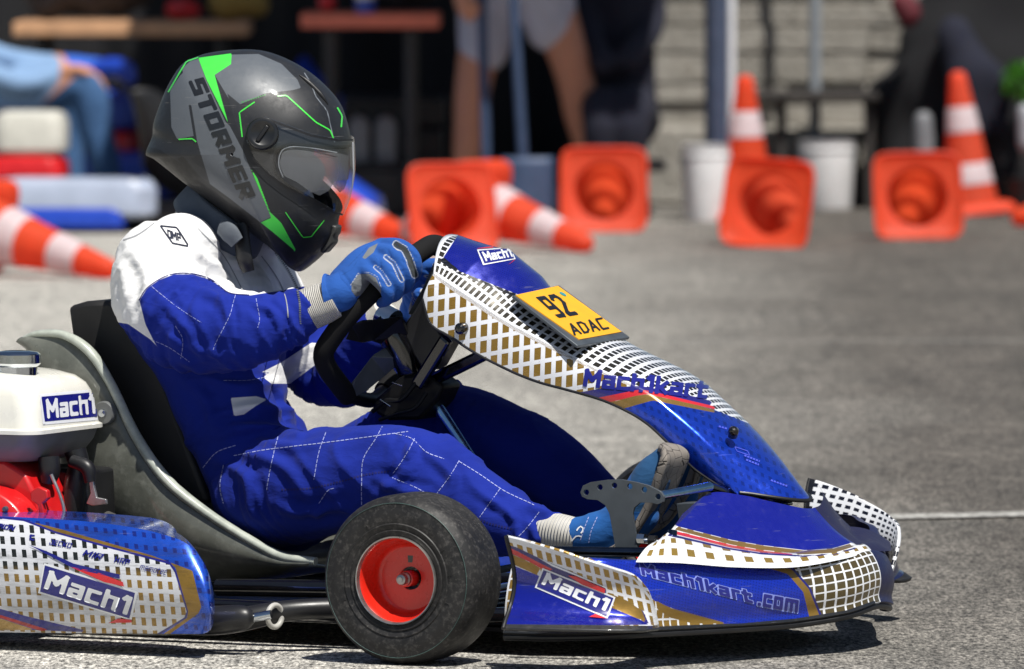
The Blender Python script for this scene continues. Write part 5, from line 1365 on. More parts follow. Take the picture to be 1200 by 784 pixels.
# ------------------------------------------------------------------ traffic cones
CH = .50
def make_cone():
    r = bpy.data.objects.new('traffic_cone', None); link(r)
    rad = lambda h: .103 - .074 * (h / .485)
    # base: square rubber plate, hollow below, with a round mouth
    def sq(a, rr, z):
        out = []
        for k in range(64):
            th = 2 * math.pi * k / 64; c, s = math.cos(th), math.sin(th)
            q = (abs(c) ** 7 + abs(s) ** 7) ** (-1 / 7) if rr is None else None
            out.append((a * q * c, a * q * s, z) if rr is None else (rr * c, rr * s, z))
        return out
    rings = [sq(0, .104, .036), sq(.122, None, .034), sq(.135, None, .028), sq(.1445, None, .016), sq(.1465, None, .000), sq(.1415, None, -.002), sq(.136, None, .004), sq(.124, None, .012), sq(0, .118, .014), sq(0, .1005, .018)]
    P = np.array(rings); mesh_obj('cone_base', P.reshape(-1, 3), grid_faces(len(P), 64, wrap_m=True), M_CONE, r, sharp=50)
    prof = [(rad(h), h) for h in np.linspace(.018, .47, 14)] + [(.028, .484), (.022, .494), (.012, .499), (.0001, .5)]
    inner = [(max(.0001, q - .004), h - .004) for q, h in prof[::-1]]
    V, F = lathe_geo(prof, 48); mesh_obj('cone_body', V, F, M_CONE, r, sharp=60)
    for h0_, h1_ in ((.10, .175), (.285, .375)):
        V, F = lathe_geo([(rad(h0_) + .0006, h0_), (rad(h0_) + .0022, h0_ + .002), (rad(h1_) + .0022, h1_ - .002), (rad(h1_) + .0006, h1_)], 48); mesh_obj('reflective_band', V, F, M_BAND, r)
    return r
CONE = make_cone(); used = [False]
def copy_all(o, parent=None):
    c = o.copy(); col.objects.link(c); c.parent = parent
    for x in o.children: copy_all(x, c)
    return c
def cone(loc, axis, roll, label):
    c = CONE if not used[0] else copy_all(CONE); used[0] = True
    z = Vector(axis).normalized(); q = z.to_track_quat('Z', 'Y'); M = Matrix.Translation(Vector(loc)) @ q.to_matrix().to_4x4() @ Matrix.Rotation(roll, 4, 'Z')
    c.matrix_world = M; c['label'] = label; c['category'] = 'traffic cone'; c['group'] = 'orange and white traffic cones behind the kart'
    return c
TILT = math.asin((.145 - .03) / .49)
def lying(px, py, heading, label, roll_extra=0):
    """Cone lying on its side: plate's lower edge touches the ground at the photo point, tip on the ground towards heading (deg from +X)."""
    g = G(px, py); a = R(heading); d = Vector((math.cos(a) * math.cos(TILT), math.sin(a) * math.cos(TILT), -math.sin(TILT)))
    s = Vector((-math.sin(a), math.cos(a), 0)); up = s.cross(d) * -1
    if up.z < 0: up = -up
    q = Matrix((s, up, d)).transposed()
    if q.determinant() < 0: q = Matrix((-s, up, d)).transposed()
    c = CONE if not used[0] else copy_all(CONE); used[0] = True
    loc = Vector(g) + up * .1455
    c.matrix_world = Matrix.Translation(loc) @ q.to_4x4() @ Matrix.Rotation(R(roll_extra), 4, 'Z')
    c['label'] = label; c['category'] = 'traffic cone'; c['group'] = 'orange and white traffic cones behind the kart'
    return c
lying(535, 296, 110, 'cone on its side showing its square base, just above the steering wheel')
lying(708, 272, 90, 'cone on its side with base towards us, second base from the left')
lying(896, 290, 76, 'cone on its side with base towards us, between the two white buckets', 4)
lying(1077, 280, 93, 'cone on its side with base towards us, in front of the leaning cone', -1)
lying(545, 291, -40, 'striped cone lying with its tip pointing right, above the kart fairing')
lying(338, 282, -40, 'striped cone lying half hidden behind the helmet visor')
lying(-34, 322, -32, 'striped cone lying on the ground at the left edge')
lying(1360, 264, 191, 'cone lying at the right edge of the view, only its tip visible')
cone(G(876, 258), (-.02, 0, 1), R(20), 'upright cone behind another one, beside the metal pole')
cone(G(1138, 251) + np.array([0, 0, .004]), (-.10, .0, 1), R(8), 'leaning upright cone at the right, in front of the black tarpaulin')

# ------------------------------------------------------------------ stone wall and plinth
def stone_mat():
    t = NT('rough_limestone'); nz = t.noise(3.5, 6, .65); n2 = t.noise(22, 6, .7)
    C = t.mix(t.map(nz, .3, .7), s2l((140, 136, 128)), s2l((176, 171, 162))); C = t.mix(t.map(n2, .5, .72, 0, .6), C, s2l((112, 104, 92)))
    t.set(color=C, rough=.95); t.bump(n2, .9, .03); return t.m
M_STONE = stone_mat()
WY = 32.05
wall = root('stone_wall', 'pale rough stone block wall behind the cones and buckets', 'wall')
xa, xb = W(752, 0, WY)[0], W(1064, 0, WY)[0]
parts = []; z = .0; rr = random.Random(3)
zp = W(900, 142, WY - .25)[2]
z = zp - .02
while z < 2.6:
    h = rr.uniform(.07, .12); x = xa - rr.uniform(0, .06)
    while x < xb - .1:
        l = min(rr.uniform(.4, 1.1), xb - x); d = rr.uniform(-.03, .03)
        parts.append(box_geo(x, x + l - .005, WY + d, WY + .3, z, z + h - .007)); x += l
    z += h
V, F = join_geo(parts); o = mesh_obj('stone_courses', V, F, M_STONE, wall, smooth=False); bevel(o, .006, 2)
V, F = box_geo(xa, xb, WY + .045, WY + .28, 0, 2.6); mesh_obj('mortar_core', V, F, simple('mortar', (128, 122, 110), .95), wall, smooth=False)
V, F = box_geo(xa, xb, WY - .25, WY + .2, 0, zp - .021); o = mesh_obj('wall_plinth', V, F, M_STONE, wall, smooth=False); bevel(o, .02, 3)

# ------------------------------------------------------------------ tent put in for shade: unseen roof, black back sheet
tent = root('shade_tent', 'dark tent with an unseen roof, added to shade the people and tables at the left', 'tent')
ta, tb = W(330, 0, 31)[0], W(935, 0, 31)[0]
V, F = [], []
P = [[(x, y, 2.55 + .5 * (1 - abs(2 * j / 8 - 1)) + .02 * math.sin(9 * x)) for j, y in enumerate(np.linspace(29.25, 34.6, 9))] for x in np.linspace(ta, tb, 24)]
o = surf('shade_roof', P, M_BLKCLOTH, tent); solidify(o, .01)  # out of view; edges set by where its shade should fall
P = [[(x, 33.6 + .05 * math.sin(11 * x) + .03 * math.sin(23 * x), z) for z in np.linspace(0.005, 2.6, 8)] for x in np.linspace(ta - 3, tb - .2, 160)]
o = surf('dark_backdrop', P, M_BLKCLOTH, tent); solidify(o, .01)  # black sheet put in for the darkness behind the people
for x, y in ((ta + .1, 34.4), (tb - .1, 34.4)):
    tube('tent_pole', [(x, y, 0), (x, y, 2.6)], .03, M_ALU, tent, n=2)

def post(name, px, py, r, label, h=2.6, mat=M_ALU, cat='pole'):
    g = G(px, py); o = tube(name, [(g[0], g[1], 0), (g[0], g[1], h)], r, mat, None, n=2, seg=24); tag(o, label, cat); return o
p1 = root('metal_pole', 'thick metal pole standing beside the left white bucket', 'pole'); g = G(839, 254)
tube('pole_shaft', [(g[0], g[1], .012), (g[0], g[1], 2.7)], .040, simple('shaded_side_slate', (66, 76, 98), .4, coat=.2), p1, n=2, seg=28)  # slate colour carries the shade of the pole's unlit side
tube('pole_foot', [(g[0], g[1], 0), (g[0], g[1], .012)], .075, M_ALU, p1, n=2, seg=28)
tube('lit_side_tube', [(g[0] + .052, g[1] - .01, .0), (g[0] + .052, g[1] - .01, 2.7)], .014, M_WHITEP, p1, n=2)  # white tube added to stand for the pole's sunlit right side
g = W(955, 150, WY - .30); o = tube('thin_pole', [(g[0], g[1], 0), (g[0], g[1], 2.4)], .021, simple('grey_pole_paint', (134, 140, 146), .5), None, n=2); tag(o, 'thin grey pole against the stone wall behind the bench', 'pole')

def bucket(px0, px1, py0, py1, label):
    g = G((px0 + px1) / 2, py1); sc = FPX / g[1]; rt = (px1 - px0) / 2 / sc; h = (py1 - py0) / sc
    b = root('bucket', label, 'bucket', Matrix.Translation(Vector((g[0], g[1] + rt, 0))), 'white plastic buckets by the wall')
    prof = [(.0001, .004), (rt * .88, 0), (rt * .9, .004), (rt * .985, h * .84), (rt * 1.03, h * .845), (rt * 1.03, h * .87), (rt * .99, h * .875), (rt, h * .985), (rt * 1.035, h), (rt * .97, h), (rt * .9, .02), (.0001, .02)]
    V, F = lathe_geo(prof, 40); mesh_obj('bucket_shell', V, F, M_BUCKET, b, sharp=50)
    tube('bucket_handle', [(rt * 1.03 * math.cos(a), -rt * .2 - .02 * math.sin(a), h * .84 - .09 * math.sin(a)) for a in np.linspace(0, math.pi, 14)], .003, M_STEEL, b)
bucket(799, 856, 170, 260, 'white bucket left of the row, next to the metal pole')
bucket(935, 1003, 164, 246, 'white bucket under the bench, right of the other bucket')

# bench against the wall
bn = root('bench', 'dark low bench in front of the stone wall', 'bench'); gy = WY - .58
x0, x1 = W(866, 115, gy)[0], W(1030, 115, gy)[0]; zt = W(900, 108, gy)[2]
for j in range(3):
    V, F = box_geo(x0, x1, gy - .02 + .1 * j, gy + .07 + .1 * j, zt - .028, zt); o = mesh_obj('bench_slat', V, F, M_DKWOOD, bn, smooth=False); bevel(o, .005)
for px in (917, 1020):
    x = W(px, 150, gy)[0]; V, F = box_geo(x - .016, x + .016, gy + .05, gy + .2, 0, zt - .029); o = mesh_obj('bench_leg', V, F, M_DKWOOD, bn, smooth=False); bevel(o, .005)

# black tarpaulin over stacked gear
def lump(name, chains, vox, mat, amp=.02, fr=4):
    V, F = join_geo([capsule_geo(p, r) for p, r in chains]); me = bpy.data.meshes.new(name); me.from_pydata([tuple(v) for v in V], [], F); o = bpy.data.objects.new(name, me); link(o)
    m = o.modifiers.new('r', 'REMESH'); m.mode = 'VOXEL'; m.voxel_size = vox; apply_mods(o)
    p = coords(o); nn_ = np.empty(len(p) * 3); o.data.vertices.foreach_get('normal', nn_); nn_ = nn_.reshape(-1, 3)
    p = laplacian(p, [tuple(f.vertices) for f in o.data.polygons], 6)
    p = p + nn_ * np.array([[amp * noise.noise(Vector(q) * fr)] for q in p]); p[:, 2] = np.maximum(p[:, 2], .002); o.data.vertices.foreach_set('co', p.ravel()); o.data.update()
    finish(o, mat, True, 0); return o
def wch(pts, n=16):
    P = np.array([list(W(a, b, y)) + [r] for a, b, y, r in pts]); P = spline(P, n) if len(P) > 2 else P[0] + (P[1] - P[0]) * np.linspace(0, 1, n)[:, None]
    return P[:, :3], P[:, 3]
TY = 31.62
trp = lump('black_tarpaulin', [wch([(1190, -20, TY, .30), (1180, 20, TY, .33), (1172, 90, TY, .40), (1165, 240, TY, .42)]), wch([(1088, 100, TY, .17), (1084, 170, TY, .19), (1086, 250, TY, .19)]), wch([(1130, 40, TY, .19), (1090, 100, TY, .17), (1060, 128, TY, .15)]), wch([(1130, -70, TY, .12), (1215, -30, TY, .2), (1300, 60, TY, .4), (1400, 200, TY, .45)])], .03, M_BLKCLOTH, .04, 5)
p_ = coords(trp).copy(); p_[:, 1] = TY + (p_[:, 1] - TY) * .5; trp.data.vertices.foreach_set('co', p_.ravel()); trp.data.update()
tag(trp, 'black tarpaulin covering a tall pile at the right', 'tarpaulin')
o = lump('jacket', [wch([(1120, 40, TY - .22, .07), (1135, 90, TY - .25, .09), (1130, 150, TY - .25, .08)]), wch([(1140, 60, TY - .24, .05), (1168, 100, TY - .25, .05), (1172, 150, TY - .25, .04)])], .02, simple('dark_navy_jacket', (17, 20, 38), .9, vary=.2), .015, 9); tag(o, 'dark navy jacket hanging on the black tarpaulin', 'jacket')
o = lump('bag', [wch([(1058, 4, TY - .2, .045), (1066, 16, TY - .2, .05)])], .012, simple('dark_red_cloth', (84, 18, 30), .8), .008, 12); tag(o, 'small dark red bag at the upper right on the black pile', 'bag')
def plant():
    t = bpy.data.objects.new('potted_plant', None); link(t); V, F = [], []
    c = W(1198, 96, TY - .34); rr = random.Random(4)
    for k in range(260):
        a, b = rr.uniform(0, 6.28), rr.uniform(-1, 1); q = np.array([.075 * math.cos(a) * math.sqrt(1 - b * b), .06 * math.sin(a), .07 * b]) * rr.uniform(.5, 1.1); d = np.array([rr.gauss(0, 1) for _ in range(3)]); d /= np.linalg.norm(d); s = np.cross(d, [.3, .2, .9]); s /= np.linalg.norm(s)
        p = c + q; i = len(V); V += [p - d * .018, p + s * .008, p + d * .022, p - s * .008]; F.append((i, i + 1, i + 2, i + 3))
    mesh_obj('foliage', V, F, simple('bright_leaf', (84, 150, 44), .6, vary=.3), t, smooth=False)
    b = W(1198, 200, TY - .34); V, F = lathe_geo([(.0001, 0), (.055, 0), (.075, .12), (.068, .12), (.0001, .10)], 24); zt_ = c[2] - .2
    o = mesh_obj('pot', V, F, M_BLACK, t); o.location = (c[0], c[1], 0); tube('stem', [(c[0], c[1], .1), (c[0], c[1], c[2])], .006, M_DKWOOD, t, n=2)
    t['label'] = 'bright green leafy plant in a dark pot at the right edge'; t['category'] = 'plant'
plant()
cz = lump('canister', [wch([(1082, 140, TY - .30, .035), (1083, 180, TY - .30, .04)])], .01, simple('grey_canister', (120, 122, 126), .5), .002, 9); tag(cz, 'small grey canister leaning before the black tarpaulin', 'canister')
cz = lump('canister', [wch([(1201, 130, TY - .42, .03), (1203, 170, TY - .42, .035)])], .01, simple('pale_canister', (150, 152, 158), .5), .002, 9); tag(cz, 'pale canister at the far right edge below the plant', 'canister')

# ------------------------------------------------------------------ tables and what stands on them
def table(name, pa, pb, Y, zt, mat, label, th=.05):
    t = root(name, label, 'table'); xa_, xb_ = W(pa, 30, Y)[0], W(pb, 30, Y)[0]
    V, F = box_geo(xa_, xb_, Y, Y + .62, zt - th, zt); o = mesh_obj('tabletop', V, F, mat, t, smooth=False); bevel(o, .006)
    for x in (xa_ + .1, xb_ - .1):
        for y in (Y + .08, Y + .54): o = bar('leg', (x, y, 0), (x, y, zt - th - .001), .04, .04, M_BLACK, t)
    return xa_, xb_
zt = W(100, 26, 31.6)[2]
table('table', 15, 290, 31.6, zt, M_WOOD, 'table with a pale wooden top above the seated person')
zt2 = W(430, 16, 30.5)[2]
table('table', 352, 515, 30.5, zt2, M_ORPLANK, 'table with an orange-red top beside the standing person')
def on(px, Y, z): return np.array([W(px, 20, Y)[0], Y, z])
def blob(name, px0, px1, Y, z0, h, mat, label, cat, amp=.01):
    a, b = on(px0, Y, z0), on(px1, Y, z0); r = h / 2
    o = lump(name, [(np.array([a + [r, 0, r], (a + b) / 2 + [0, 0, r * 1.1], b + [-r, 0, r]]), np.array([r * .9, r, r * .85]))], h / 12, mat, amp, 12)
    p = coords(o); p[:, 2] = np.maximum(p[:, 2], z0 + .001); o.data.vertices.foreach_set('co', p.ravel()); tag(o, label, cat)
M_DKBAG = simple('charcoal_bag_cloth', (34, 34, 40), .85, vary=.2)
blob('sports_bag', 18, 190, 31.9, zt, .24, M_DKBAG, 'large charcoal sports bag on the wooden table', 'bag', .03)
blob('cap', 194, 238, 31.75, zt, .08, M_REDP, 'red cap lying on the wooden table', 'cap')
blob('cloth_bag', 240, 320, 31.8, zt, .13, simple('mustard_cloth', (150, 122, 60), .85), 'mustard cloth bag at the end of the wooden table', 'bag', .015)
blob('backpack', 445, 515, 30.8, zt2, .26, M_DKBAG, 'dark backpack on the orange-red table', 'backpack', .03)
b = root('bottle', 'white drinks bottle with blue base on the orange-red table', 'bottle', Matrix.Translation(Vector(on(428, 30.6, zt2))))
V, F = lathe_geo([(.0001, 0), (.034, 0), (.035, .01), (.035, .05)], 24); mesh_obj('bottle_base', V, F, M_BLUEP, b)
V, F = lathe_geo([(.0352, .05), (.0352, .09), (.03, .11), (.014, .125), (.014, .14), (.0001, .142)], 24); mesh_obj('bottle_body', V, F, simple('pale_yellow_white', (220, 222, 190), .35), b)
blob('cup', 372, 394, 30.6, zt2, .07, M_REDP, 'small red cup on the orange-red table', 'cup', .0)
# black transport cases in the shade under the tables
def case(px0, px1, Y, h, label):
    t = root('equipment_case', label, 'case', None, 'black equipment cases in the tent'); a, b_ = W(px0, 200, Y)[0], W(px1, 200, Y)[0]
    V, F = box_geo(a, b_, Y, Y + .4, 0.001, h * .72); o = mesh_obj('case_body', V, F, M_PLAST, t, smooth=False); bevel(o, .015, 3)
    V, F = box_geo(a - .005, b_ + .005, Y - .005, Y + .405, h * .722, h); o = mesh_obj('case_lid', V, F, M_PLAST, t, smooth=False); bevel(o, .015, 3)
    tube('case_handle', [((a + b_) / 2 - .07, Y - .006, h * .5), ((a + b_) / 2 - .05, Y - .03, h * .47), ((a + b_) / 2 + .05, Y - .03, h * .47), ((a + b_) / 2 + .07, Y - .006, h * .5)], .008, M_BLACK, t)
case(402, 520, 31.5, .40, 'black equipment case under the orange-red table')
def jug(px, py, label):
    g = W(px, py, 30.95); t = root('jerrycan', label, 'jerrycan', Matrix.Translation(Vector((g[0], g[1], g[2]))), 'pale jerrycans beside the helmet')
    P = []
    for z, ins in ((0, .006), (.004, 0), (.13, 0), (.15, .01), (.165, .03)):
        P.append([(x, y, z) for x, y in rrect(-.036 + ins, .036 - ins, -.05 + ins, .05 - ins, .012)])
    P = np.array(P); n_, m_ = P.shape[:2]; mesh_obj('can_body', P.reshape(-1, 3), grid_faces(n_, m_, wrap_m=True) + [tuple(range(m_))[::-1], tuple(range((n_ - 1) * m_, n_ * m_))], simple('aged_white_plastic', (150, 150, 148), .5), t)
    V, F = lathe_geo([(.012, .16), (.014, .165), (.014, .185), (.0001, .187)], 16); mesh_obj('can_cap', V, F, M_BLACK, t)
g0 = W(440, 190, 30.95)
st_ = root('crate', 'low black crate carrying two pale jerrycans', 'crate'); xa_, xb_ = W(400, 190, 30.9)[0], W(482, 190, 30.9)[0]
V, F = box_geo(xa_, xb_, 30.8, 31.15, 0.001, g0[2] - .02); o = mesh_obj('crate_box', V, F, M_PLAST, st_, smooth=False); bevel(o, .01)
V, F = box_geo(xa_ - .008, xb_ + .008, 30.792, 31.158, g0[2] - .0195, g0[2] - .0005); o = mesh_obj('crate_rim', V, F, M_PLAST, st_, smooth=False); bevel(o, .005)
jug(421, 190, 'pale jerrycan on the black crate, nearer the visor'); jug(452, 190, 'pale jerrycan on the black crate, further from the visor')

# shovels leaning in the tent
def shovel(p0, p1, blade, label, Y):
    t = root('shovel', label, 'shovel', None, 'blue grey shovels leaning in the tent'); a, b_ = W(*p0, Y + .10), W(*p1, Y)
    tube('handle', [a, a + (b_ - a) * .5, b_], .017, M_SHOVEL, t)
    if blade:
        x0_, y0_, x1_, y1_ = blade; Pp = [[W(x0_ + (x1_ - x0_) * i / 10, y0_ + (y1_ - y0_) * j / 8, Y - .02 - .03 * j / 8) + np.array([0, .02 * (2 * i / 10 - 1) ** 2, 0]) for j in range(9)] for i in range(11)]
        o = surf('blade', Pp, M_SHOVEL, t); solidify(o, .005)
shovel((594, -130), (613, 186), (587, 184, 649, 250), 'blue grey shovel with a wide square blade beside the standing person', 29.9)
shovel((563, -60), (571, 240), (545, 196, 585, 252), 'second blue grey shovel, partly hidden behind the first', 30.2)

# ------------------------------------------------------------------ people in the tent
def figure(label, chains, headpt, vox=.014):
    r = root('person', label, 'person'); b_ = blend('body', chains, vox, M_SKIN, r, 4); return r, b_
Y1 = 30.45
legs = [wch([(585, -40, Y1, .10), (556, 90, Y1, .066), (552, 150, Y1 + .02, .062), (542, 225, Y1 + .03, .042), (540, 245, Y1, .04)], 24), wch([(540, 248, Y1 + .04, .034), (532, 252, Y1 - .14, .03)], 8),
        wch([(628, -40, Y1, .10), (668, 72, Y1, .068), (684, 140, Y1 + .03, .064), (704, 222, Y1 + .05, .042), (706, 243, Y1, .04)], 24), wch([(706, 246, Y1 + .05, .034), (714, 250, Y1 - .12, .03)], 8)]
tor = [wch([(606, -60, Y1, .15), (606, -150, Y1, .14), (604, -240, Y1, .15), (604, -285, Y1, .07), (604, -330, Y1, .07)], 30), wch([(560, -250, Y1, .07), (604, -255, Y1, .09), (650, -250, Y1, .07)], 16), wch([(602, -325, Y1 - .03, .085), (602, -355, Y1, .092)], 8), wch([(602, -338, Y1 - .11, .016), (602, -328, Y1 - .12, .014)], 6)]
arms = [wch([(556, -248, Y1, .06), (528, -130, Y1 - .02, .05), (540, -15, Y1 - .18, .036)], 20), wch([(652, -248, Y1, .06), (684, -130, Y1, .05), (668, -30, Y1 - .12, .036)], 20)]
hand = [wch([(540, -14, Y1 - .18, .034), (545, 6, Y1 - .2, .036)], 6)] + [wch([(538 + 5 * k, 4, Y1 - .2 + .012 * k, .011), (541 + 5 * k, 18 - abs(k - 1) * 2, Y1 - .21, .010), (546 + 4 * k, 26 - abs(k - 1) * 3, Y1 - .19, .009)], 8) for k in range(4)] + [wch([(552, -2, Y1 - .21, .012), (560, 8, Y1 - .22, .011), (560, 16, Y1 - .22, .010)], 8)]
pr, pb_ = figure('person standing astride in pale grey shorts beside the shovels', legs + tor + arms + hand, None, .011)
sh_ = blend('shorts', [wch([(588, -60, Y1, .12), (572, 0, Y1, .105), (567, 56, Y1, .090)], 16), wch([(626, -60, Y1, .12), (638, -10, Y1, .105), (646, 30, Y1, .094)], 16), wch([(606, -75, Y1, .165), (606, -50, Y1, .16)], 6)], .014, M_SHORTS, pr, 2)
blend('shirt', [wch([(606, -70, Y1, .168), (606, -150, Y1, .158), (604, -240, Y1, .165), (604, -268, Y1, .10)], 20), wch([(556, -250, Y1, .078), (540, -185, Y1, .072)], 8), wch([(652, -250, Y1, .078), (668, -185, Y1, .072)], 8)], .014, M_NAVY, pr, 2)
for a, b_ in (((541, 248), (532, 252)), ((706, 246), (715, 250))): blend('shoe', [wch([(a[0], a[1], Y1 + .06, .042), (b_[0], b_[1] + 2, Y1 - .17, .036)], 10)], .01, M_BLACK, pr, 2)
blend('hair', [wch([(602, -350, Y1 + .015, .097), (602, -366, Y1 + .02, .088)], 6)], .012, M_DKWOOD, pr, 2)
Y2 = 30.75
nv = [wch([(728, 140, Y2, .13), (726, 60, Y2, .125), (724, -20, Y2, .13), (722, -70, Y2, .09), (722, -110, Y2, .06)], 24), wch([(690, -50, Y2, .07), (724, -50, Y2, .09), (752, -45, Y2, .07)], 12), wch([(752, -45, Y2, .062), (762, 25, Y2 - .05, .055), (735, 70, Y2 - .3, .045)], 16), wch([(690, -45, Y2, .062), (684, 25, Y2 - .1, .055), (706, 75, Y2 - .32, .045)], 16),
      wch([(712, 140, Y2, .10), (706, 130, Y2 - .4, .075), (704, 190, Y2 - .42, .055), (702, 250, Y2 - .38, .045)], 24), wch([(742, 140, Y2, .10), (740, 128, Y2 - .4, .078), (738, 190, Y2 - .42, .058), (736, 250, Y2 - .38, .045)], 24), wch([(722, -130, Y2, .085), (722, -150, Y2, .09)], 6), wch([(722, -136, Y2 - .09, .018), (722, -128, Y2 - .1, .014)], 5), wch([(702, 252, Y2 - .4, .036), (700, 256, Y2 - .55, .032)], 6), wch([(736, 252, Y2 - .4, .036), (737, 256, Y2 - .55, .032)], 6)]
pr2 = root('person', 'person in dark navy clothes sitting between the standing person and the stone wall', 'person')
b2 = blend('body', nv, .013, simple('dark_navy_clothes', (22, 24, 40), .9, vary=.2, bump=.3, bscale=40), pr2, 3)
blend('hair', [wch([(722, -148, Y2 + .015, .096), (722, -162, Y2 + .02, .085)], 6)], .012, M_DKWOOD, pr2, 2)
stl = root('stool', 'low black stool under the person in navy', 'stool'); g = W(727, 190, Y2 + .05)
V, F = lathe_geo([(.0001, -.03), (.15, -.03), (.16, -.02), (.16, 0), (.15, .01), (.0001, .01)], 32); o = mesh_obj('stool_seat', V, F, M_BLACK, stl); o.location = (g[0], g[1], g[2])
for a in range(4): tube('leg', [(g[0] + .1 * math.cos(a * 1.57 + .8), g[1] + .1 * math.sin(a * 1.57 + .8), g[2] - .03), (g[0] + .14 * math.cos(a * 1.57 + .8), g[1] + .14 * math.sin(a * 1.57 + .8), 0)], .012, M_BLACK, stl, n=2)
# person in jeans at the left, in the sun
Y3 = 30.6
je = [wch([(-30, 150, Y3 + .1, .13), (30, 118, Y3 + .05, .09), (96, 100, Y3, .072), (112, 150, Y3, .062), (126, 205, Y3, .050), (132, 246, Y3, .042)], 36), wch([(-30, 150, Y3 + .25, .12), (30, 105, Y3 + .3, .09), (84, 92, Y3 + .3, .072), (80, 160, Y3 + .3, .06), (84, 240, Y3 + .28, .045)], 32), wch([(134, 250, Y3, .036), (158, 254, Y3 - .04, .032)], 8), wch([(86, 246, Y3 + .28, .036), (110, 248, Y3 + .25, .032)], 8),
      wch([(-50, 140, Y3 + .18, .13), (-90, 40, Y3 + .18, .13), (-104, -40, Y3 + .18, .14), (-100, -75, Y3 + .18, .07), (-94, -110, Y3 + .18, .06)], 24), wch([(-84, -125, Y3 + .18, .085), (-88, -145, Y3 + .18, .09)], 6), wch([(-58, -130, Y3 + .18, .016), (-56, -122, Y3 + .18, .014)], 5),
      wch([(-104, -45, Y3, .065), (-50, 60, Y3 - .06, .055), (20, 98, Y3 - .05, .045), (78, 84, Y3 - .02, .030)], 24), wch([(-104, -45, Y3 + .36, .065), (-20, 60, Y3 + .42, .05), (120, 82, Y3 + .3, .042)], 24)] + [wch([(76 + 2 * k, 82 - k, Y3 - .06 + .022 * k, .012), (92 + k, 80, Y3 - .07 + .025 * k, .011), (102, 88 - abs(k - 1), Y3 - .07 + .025 * k, .010)], 8) for k in range(4)]
pr3 = root('person', 'person in blue jeans sitting at the left edge behind the parked kart', 'person')
def pers_mat():
    t = NT('seated_clothes'); C = s2l((196, 138, 108)); nz = t.noise(14, 5); k = t.map(nz, .25, .75, .7, 1.1)
    for a, c in (('shirt', (126, 156, 192)), ('jeans', (62, 98, 142)), ('sleeve', (46, 96, 196))):
        f = t.n('ShaderNodeClamp'); t.l(t.math('MULTIPLY', t.attr(a), 1.0), f.inputs[0]); C = t.mix(f.outputs[0], C, s2l(c))
    t.set(color=t.mix(1.0, C, t.mix(k, (.6, .6, .6, 1), (1, 1, 1, 1)), 'MULTIPLY'), rough=.9); t.bump(nz, .4, .02); return t.m
b3 = blend('body', je, .013, None, pr3, 3); xy = project(coords(b3)); 
set_attr(b3, 'shirt', sdf_poly(xy, [(-400, -85), (60, -85), (60, 60), (72, 70), (70, 96), (46, 128), (0, 128), (-60, 150), (-400, 160)])); set_attr(b3, 'jeans', sdf_poly(xy, [(-60, 150), (0, 128), (46, 126), (76, 100), (90, 88), (112, 86), (160, 150), (160, 240), (60, 240), (-60, 260)])); set_attr(b3, 'sleeve', np.minimum((coords(b3)[:, 1] - Y3 - .2) * 300, sdf_poly(xy, [(20, 20), (200, 20), (200, 120), (98, 100), (70, 60)])))
finish(b3, pers_mat(), True, 0)
for a, b_ in (((133, 247, Y3), (160, 254, Y3 - .05)), ((85, 243, Y3 + .28), (112, 249, Y3 + .24))): blend('shoe', [wch([(a[0], a[1], a[2], .044), (b_[0], b_[1], b_[2], .036)], 10)], .009, M_BLACK, pr3, 2)
blend('hair', [wch([(-90, -144, Y3 + .18, .096), (-96, -156, Y3 + .18, .088)], 6)], .012, M_DKWOOD, pr3, 2)
o = lump('glove', [wch([(118, 82, Y3 + .28, .04), (145, 80, Y3 + .22, .038), (152, 92, Y3 + .2, .03)])], .01, M_BLUEP, .006, 14); tag(o, 'blue glove held over the knee of the seated person', 'glove')
bx = root('storage_box', 'dark storage box used as a seat by the person in jeans', 'box'); a = W(-75, 200, Y3)[0]; b_ = W(20, 200, Y3)[0]; zz = W(-30, 185, Y3)[2]
V, F = box_geo(a, b_, Y3 - .02, Y3 + .4, .001, zz - .03); o = mesh_obj('box_body', V, F, M_PLAST, bx, smooth=False); bevel(o, .01)
V, F = box_geo(a - .01, b_ + .01, Y3 - .03, Y3 + .41, zz - .029, zz); o = mesh_obj('box_lid', V, F, M_PLAST, bx, smooth=False); bevel(o, .01)

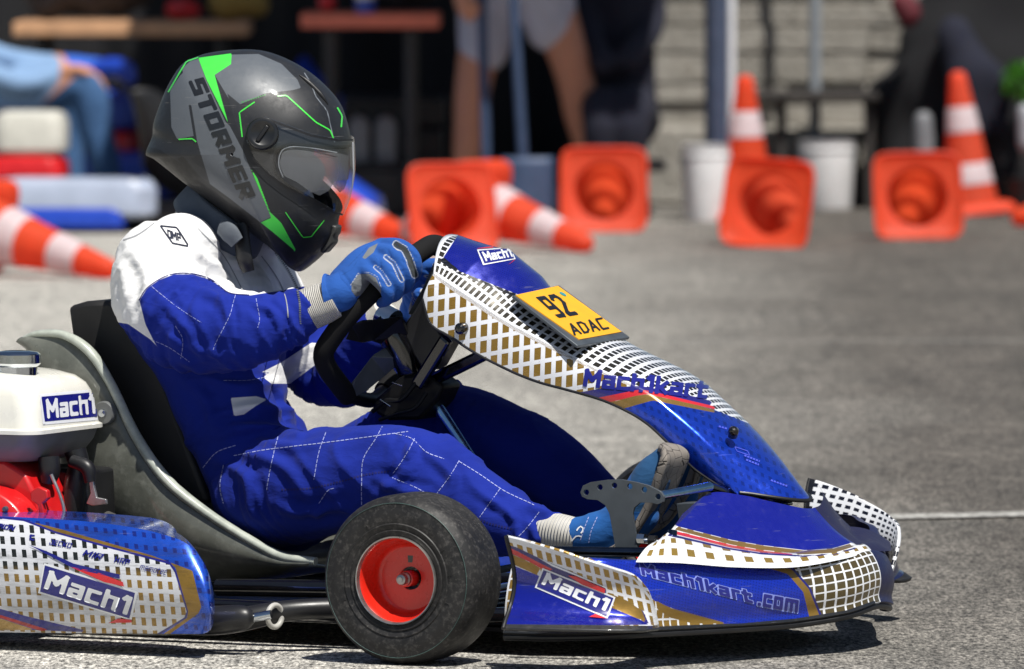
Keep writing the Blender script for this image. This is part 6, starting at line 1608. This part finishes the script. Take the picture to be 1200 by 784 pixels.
# ------------------------------------------------------------------ parked karts at the left
def rbox(name, x0, x1, y0, y1, z0, z1, r, mat, parent, inset=.02):
    P = []
    for z, ins in ((z0, inset), (z0 + (z1 - z0) * .12, 0), (z0 + (z1 - z0) * .72, 0), (z0 + (z1 - z0) * .92, inset * .5), (z1, inset * 1.6)):
        P.append([(x, y, z) for x, y in rrect(x0 + ins, x1 - ins, y0 + ins, y1 - ins, r)])
    P = np.array(P); n_, m_ = P.shape[:2]
    return mesh_obj(name, P.reshape(-1, 3), grid_faces(n_, m_, wrap_m=True) + [tuple(range(m_))[::-1], tuple(range((n_ - 1) * m_, n_ * m_))], mat, parent)
def parked(px, py, label, tankmat, podmat, yaw):
    g = G(px, py); M = Matrix.Translation(Vector(g)) @ Matrix.Rotation(yaw, 4, 'Z'); k = root('parked_kart', label, 'kart', M, 'karts parked at the left')
    rbox('fuel_tank', -.46, -.22, .02, .26, .255, .40, .06, tankmat, k); rbox('engine', -.48, -.22, .0, .26, .13, .253, .05, M_REDENG, k)
    rbox('sidepod', -.46, .10, -.12, .06, .05, .185, .08, podmat, k, .03); rbox('sidepod_base', -.44, .0, -.13, .05, .015, .09, .04, M_BLUEP, k, .015)
    for x, y in ((-.62, .0), (-.62, 1.05), (.36, .05), (.36, 1.0)):
        V, F = lathe_geo([(.065, -.05), (.07, -.06), (.11, -.065), (.128, -.045), (.13, 0), (.128, .045), (.11, .065), (.065, .05), (.02, .02), (.0001, .02), (.0001, -.02), (.02, -.02), (.06, -.03), (.065, -.05)], 36, 'Y'); w_ = mesh_obj('wheel', V, F, M_RUB, k); w_.location = (x, y, .131)
    o = bpy.data.objects.new('seat', seat.data.copy()); link(o, k); o.location = (.80, .52, 0); o.data.materials[0] = M_BLACK
    P = [[(.30 + .5 * u_, .38 + .3 * s_, .52 - .42 * u_ ** .8 - .05 * (2 * s_ - 1) ** 2) for s_ in np.linspace(0, 1, 9)] for u_ in np.linspace(0, 1, 12)]
    o = surf('fairing', P, M_BLUEP, k); solidify(o, .006)
    V, F = box_geo(-.75, .5, .1, .95, .03, .05); mesh_obj('floor_pan', V, F, M_BLACK, k, smooth=False)
    tube('steering_column', [(.12, .52, .42), (.40, .52, .12)], .012, M_BLACK, k, n=2); th_ = np.linspace(0, 2 * math.pi, 30)
    tube('steering_wheel', [(.12 + .08 * math.cos(a), .52 + .13 * math.sin(a), .42 + .09 * math.cos(a)) for a in th_], .014, M_FOAM, k, smooth_path=False)
    return k
parked(150, 272, 'parked kart with white tank, red engine and white sidepod at the left', simple('cream_tank', (196, 194, 184), .4, vary=.1), simple('pale_sidepod', (160, 170, 190), .4, vary=.12, scale=7), R(-4))
parked(222, 236, 'blue parked kart in the shade, mostly hidden behind the helmet', M_BLUEP, M_BLUEP, R(-12))
print('far wheel px', project(KF.world([0, TR, .13])), 'near', project(KF.world([0, -TR, .13])), 'camh', CAM_H)
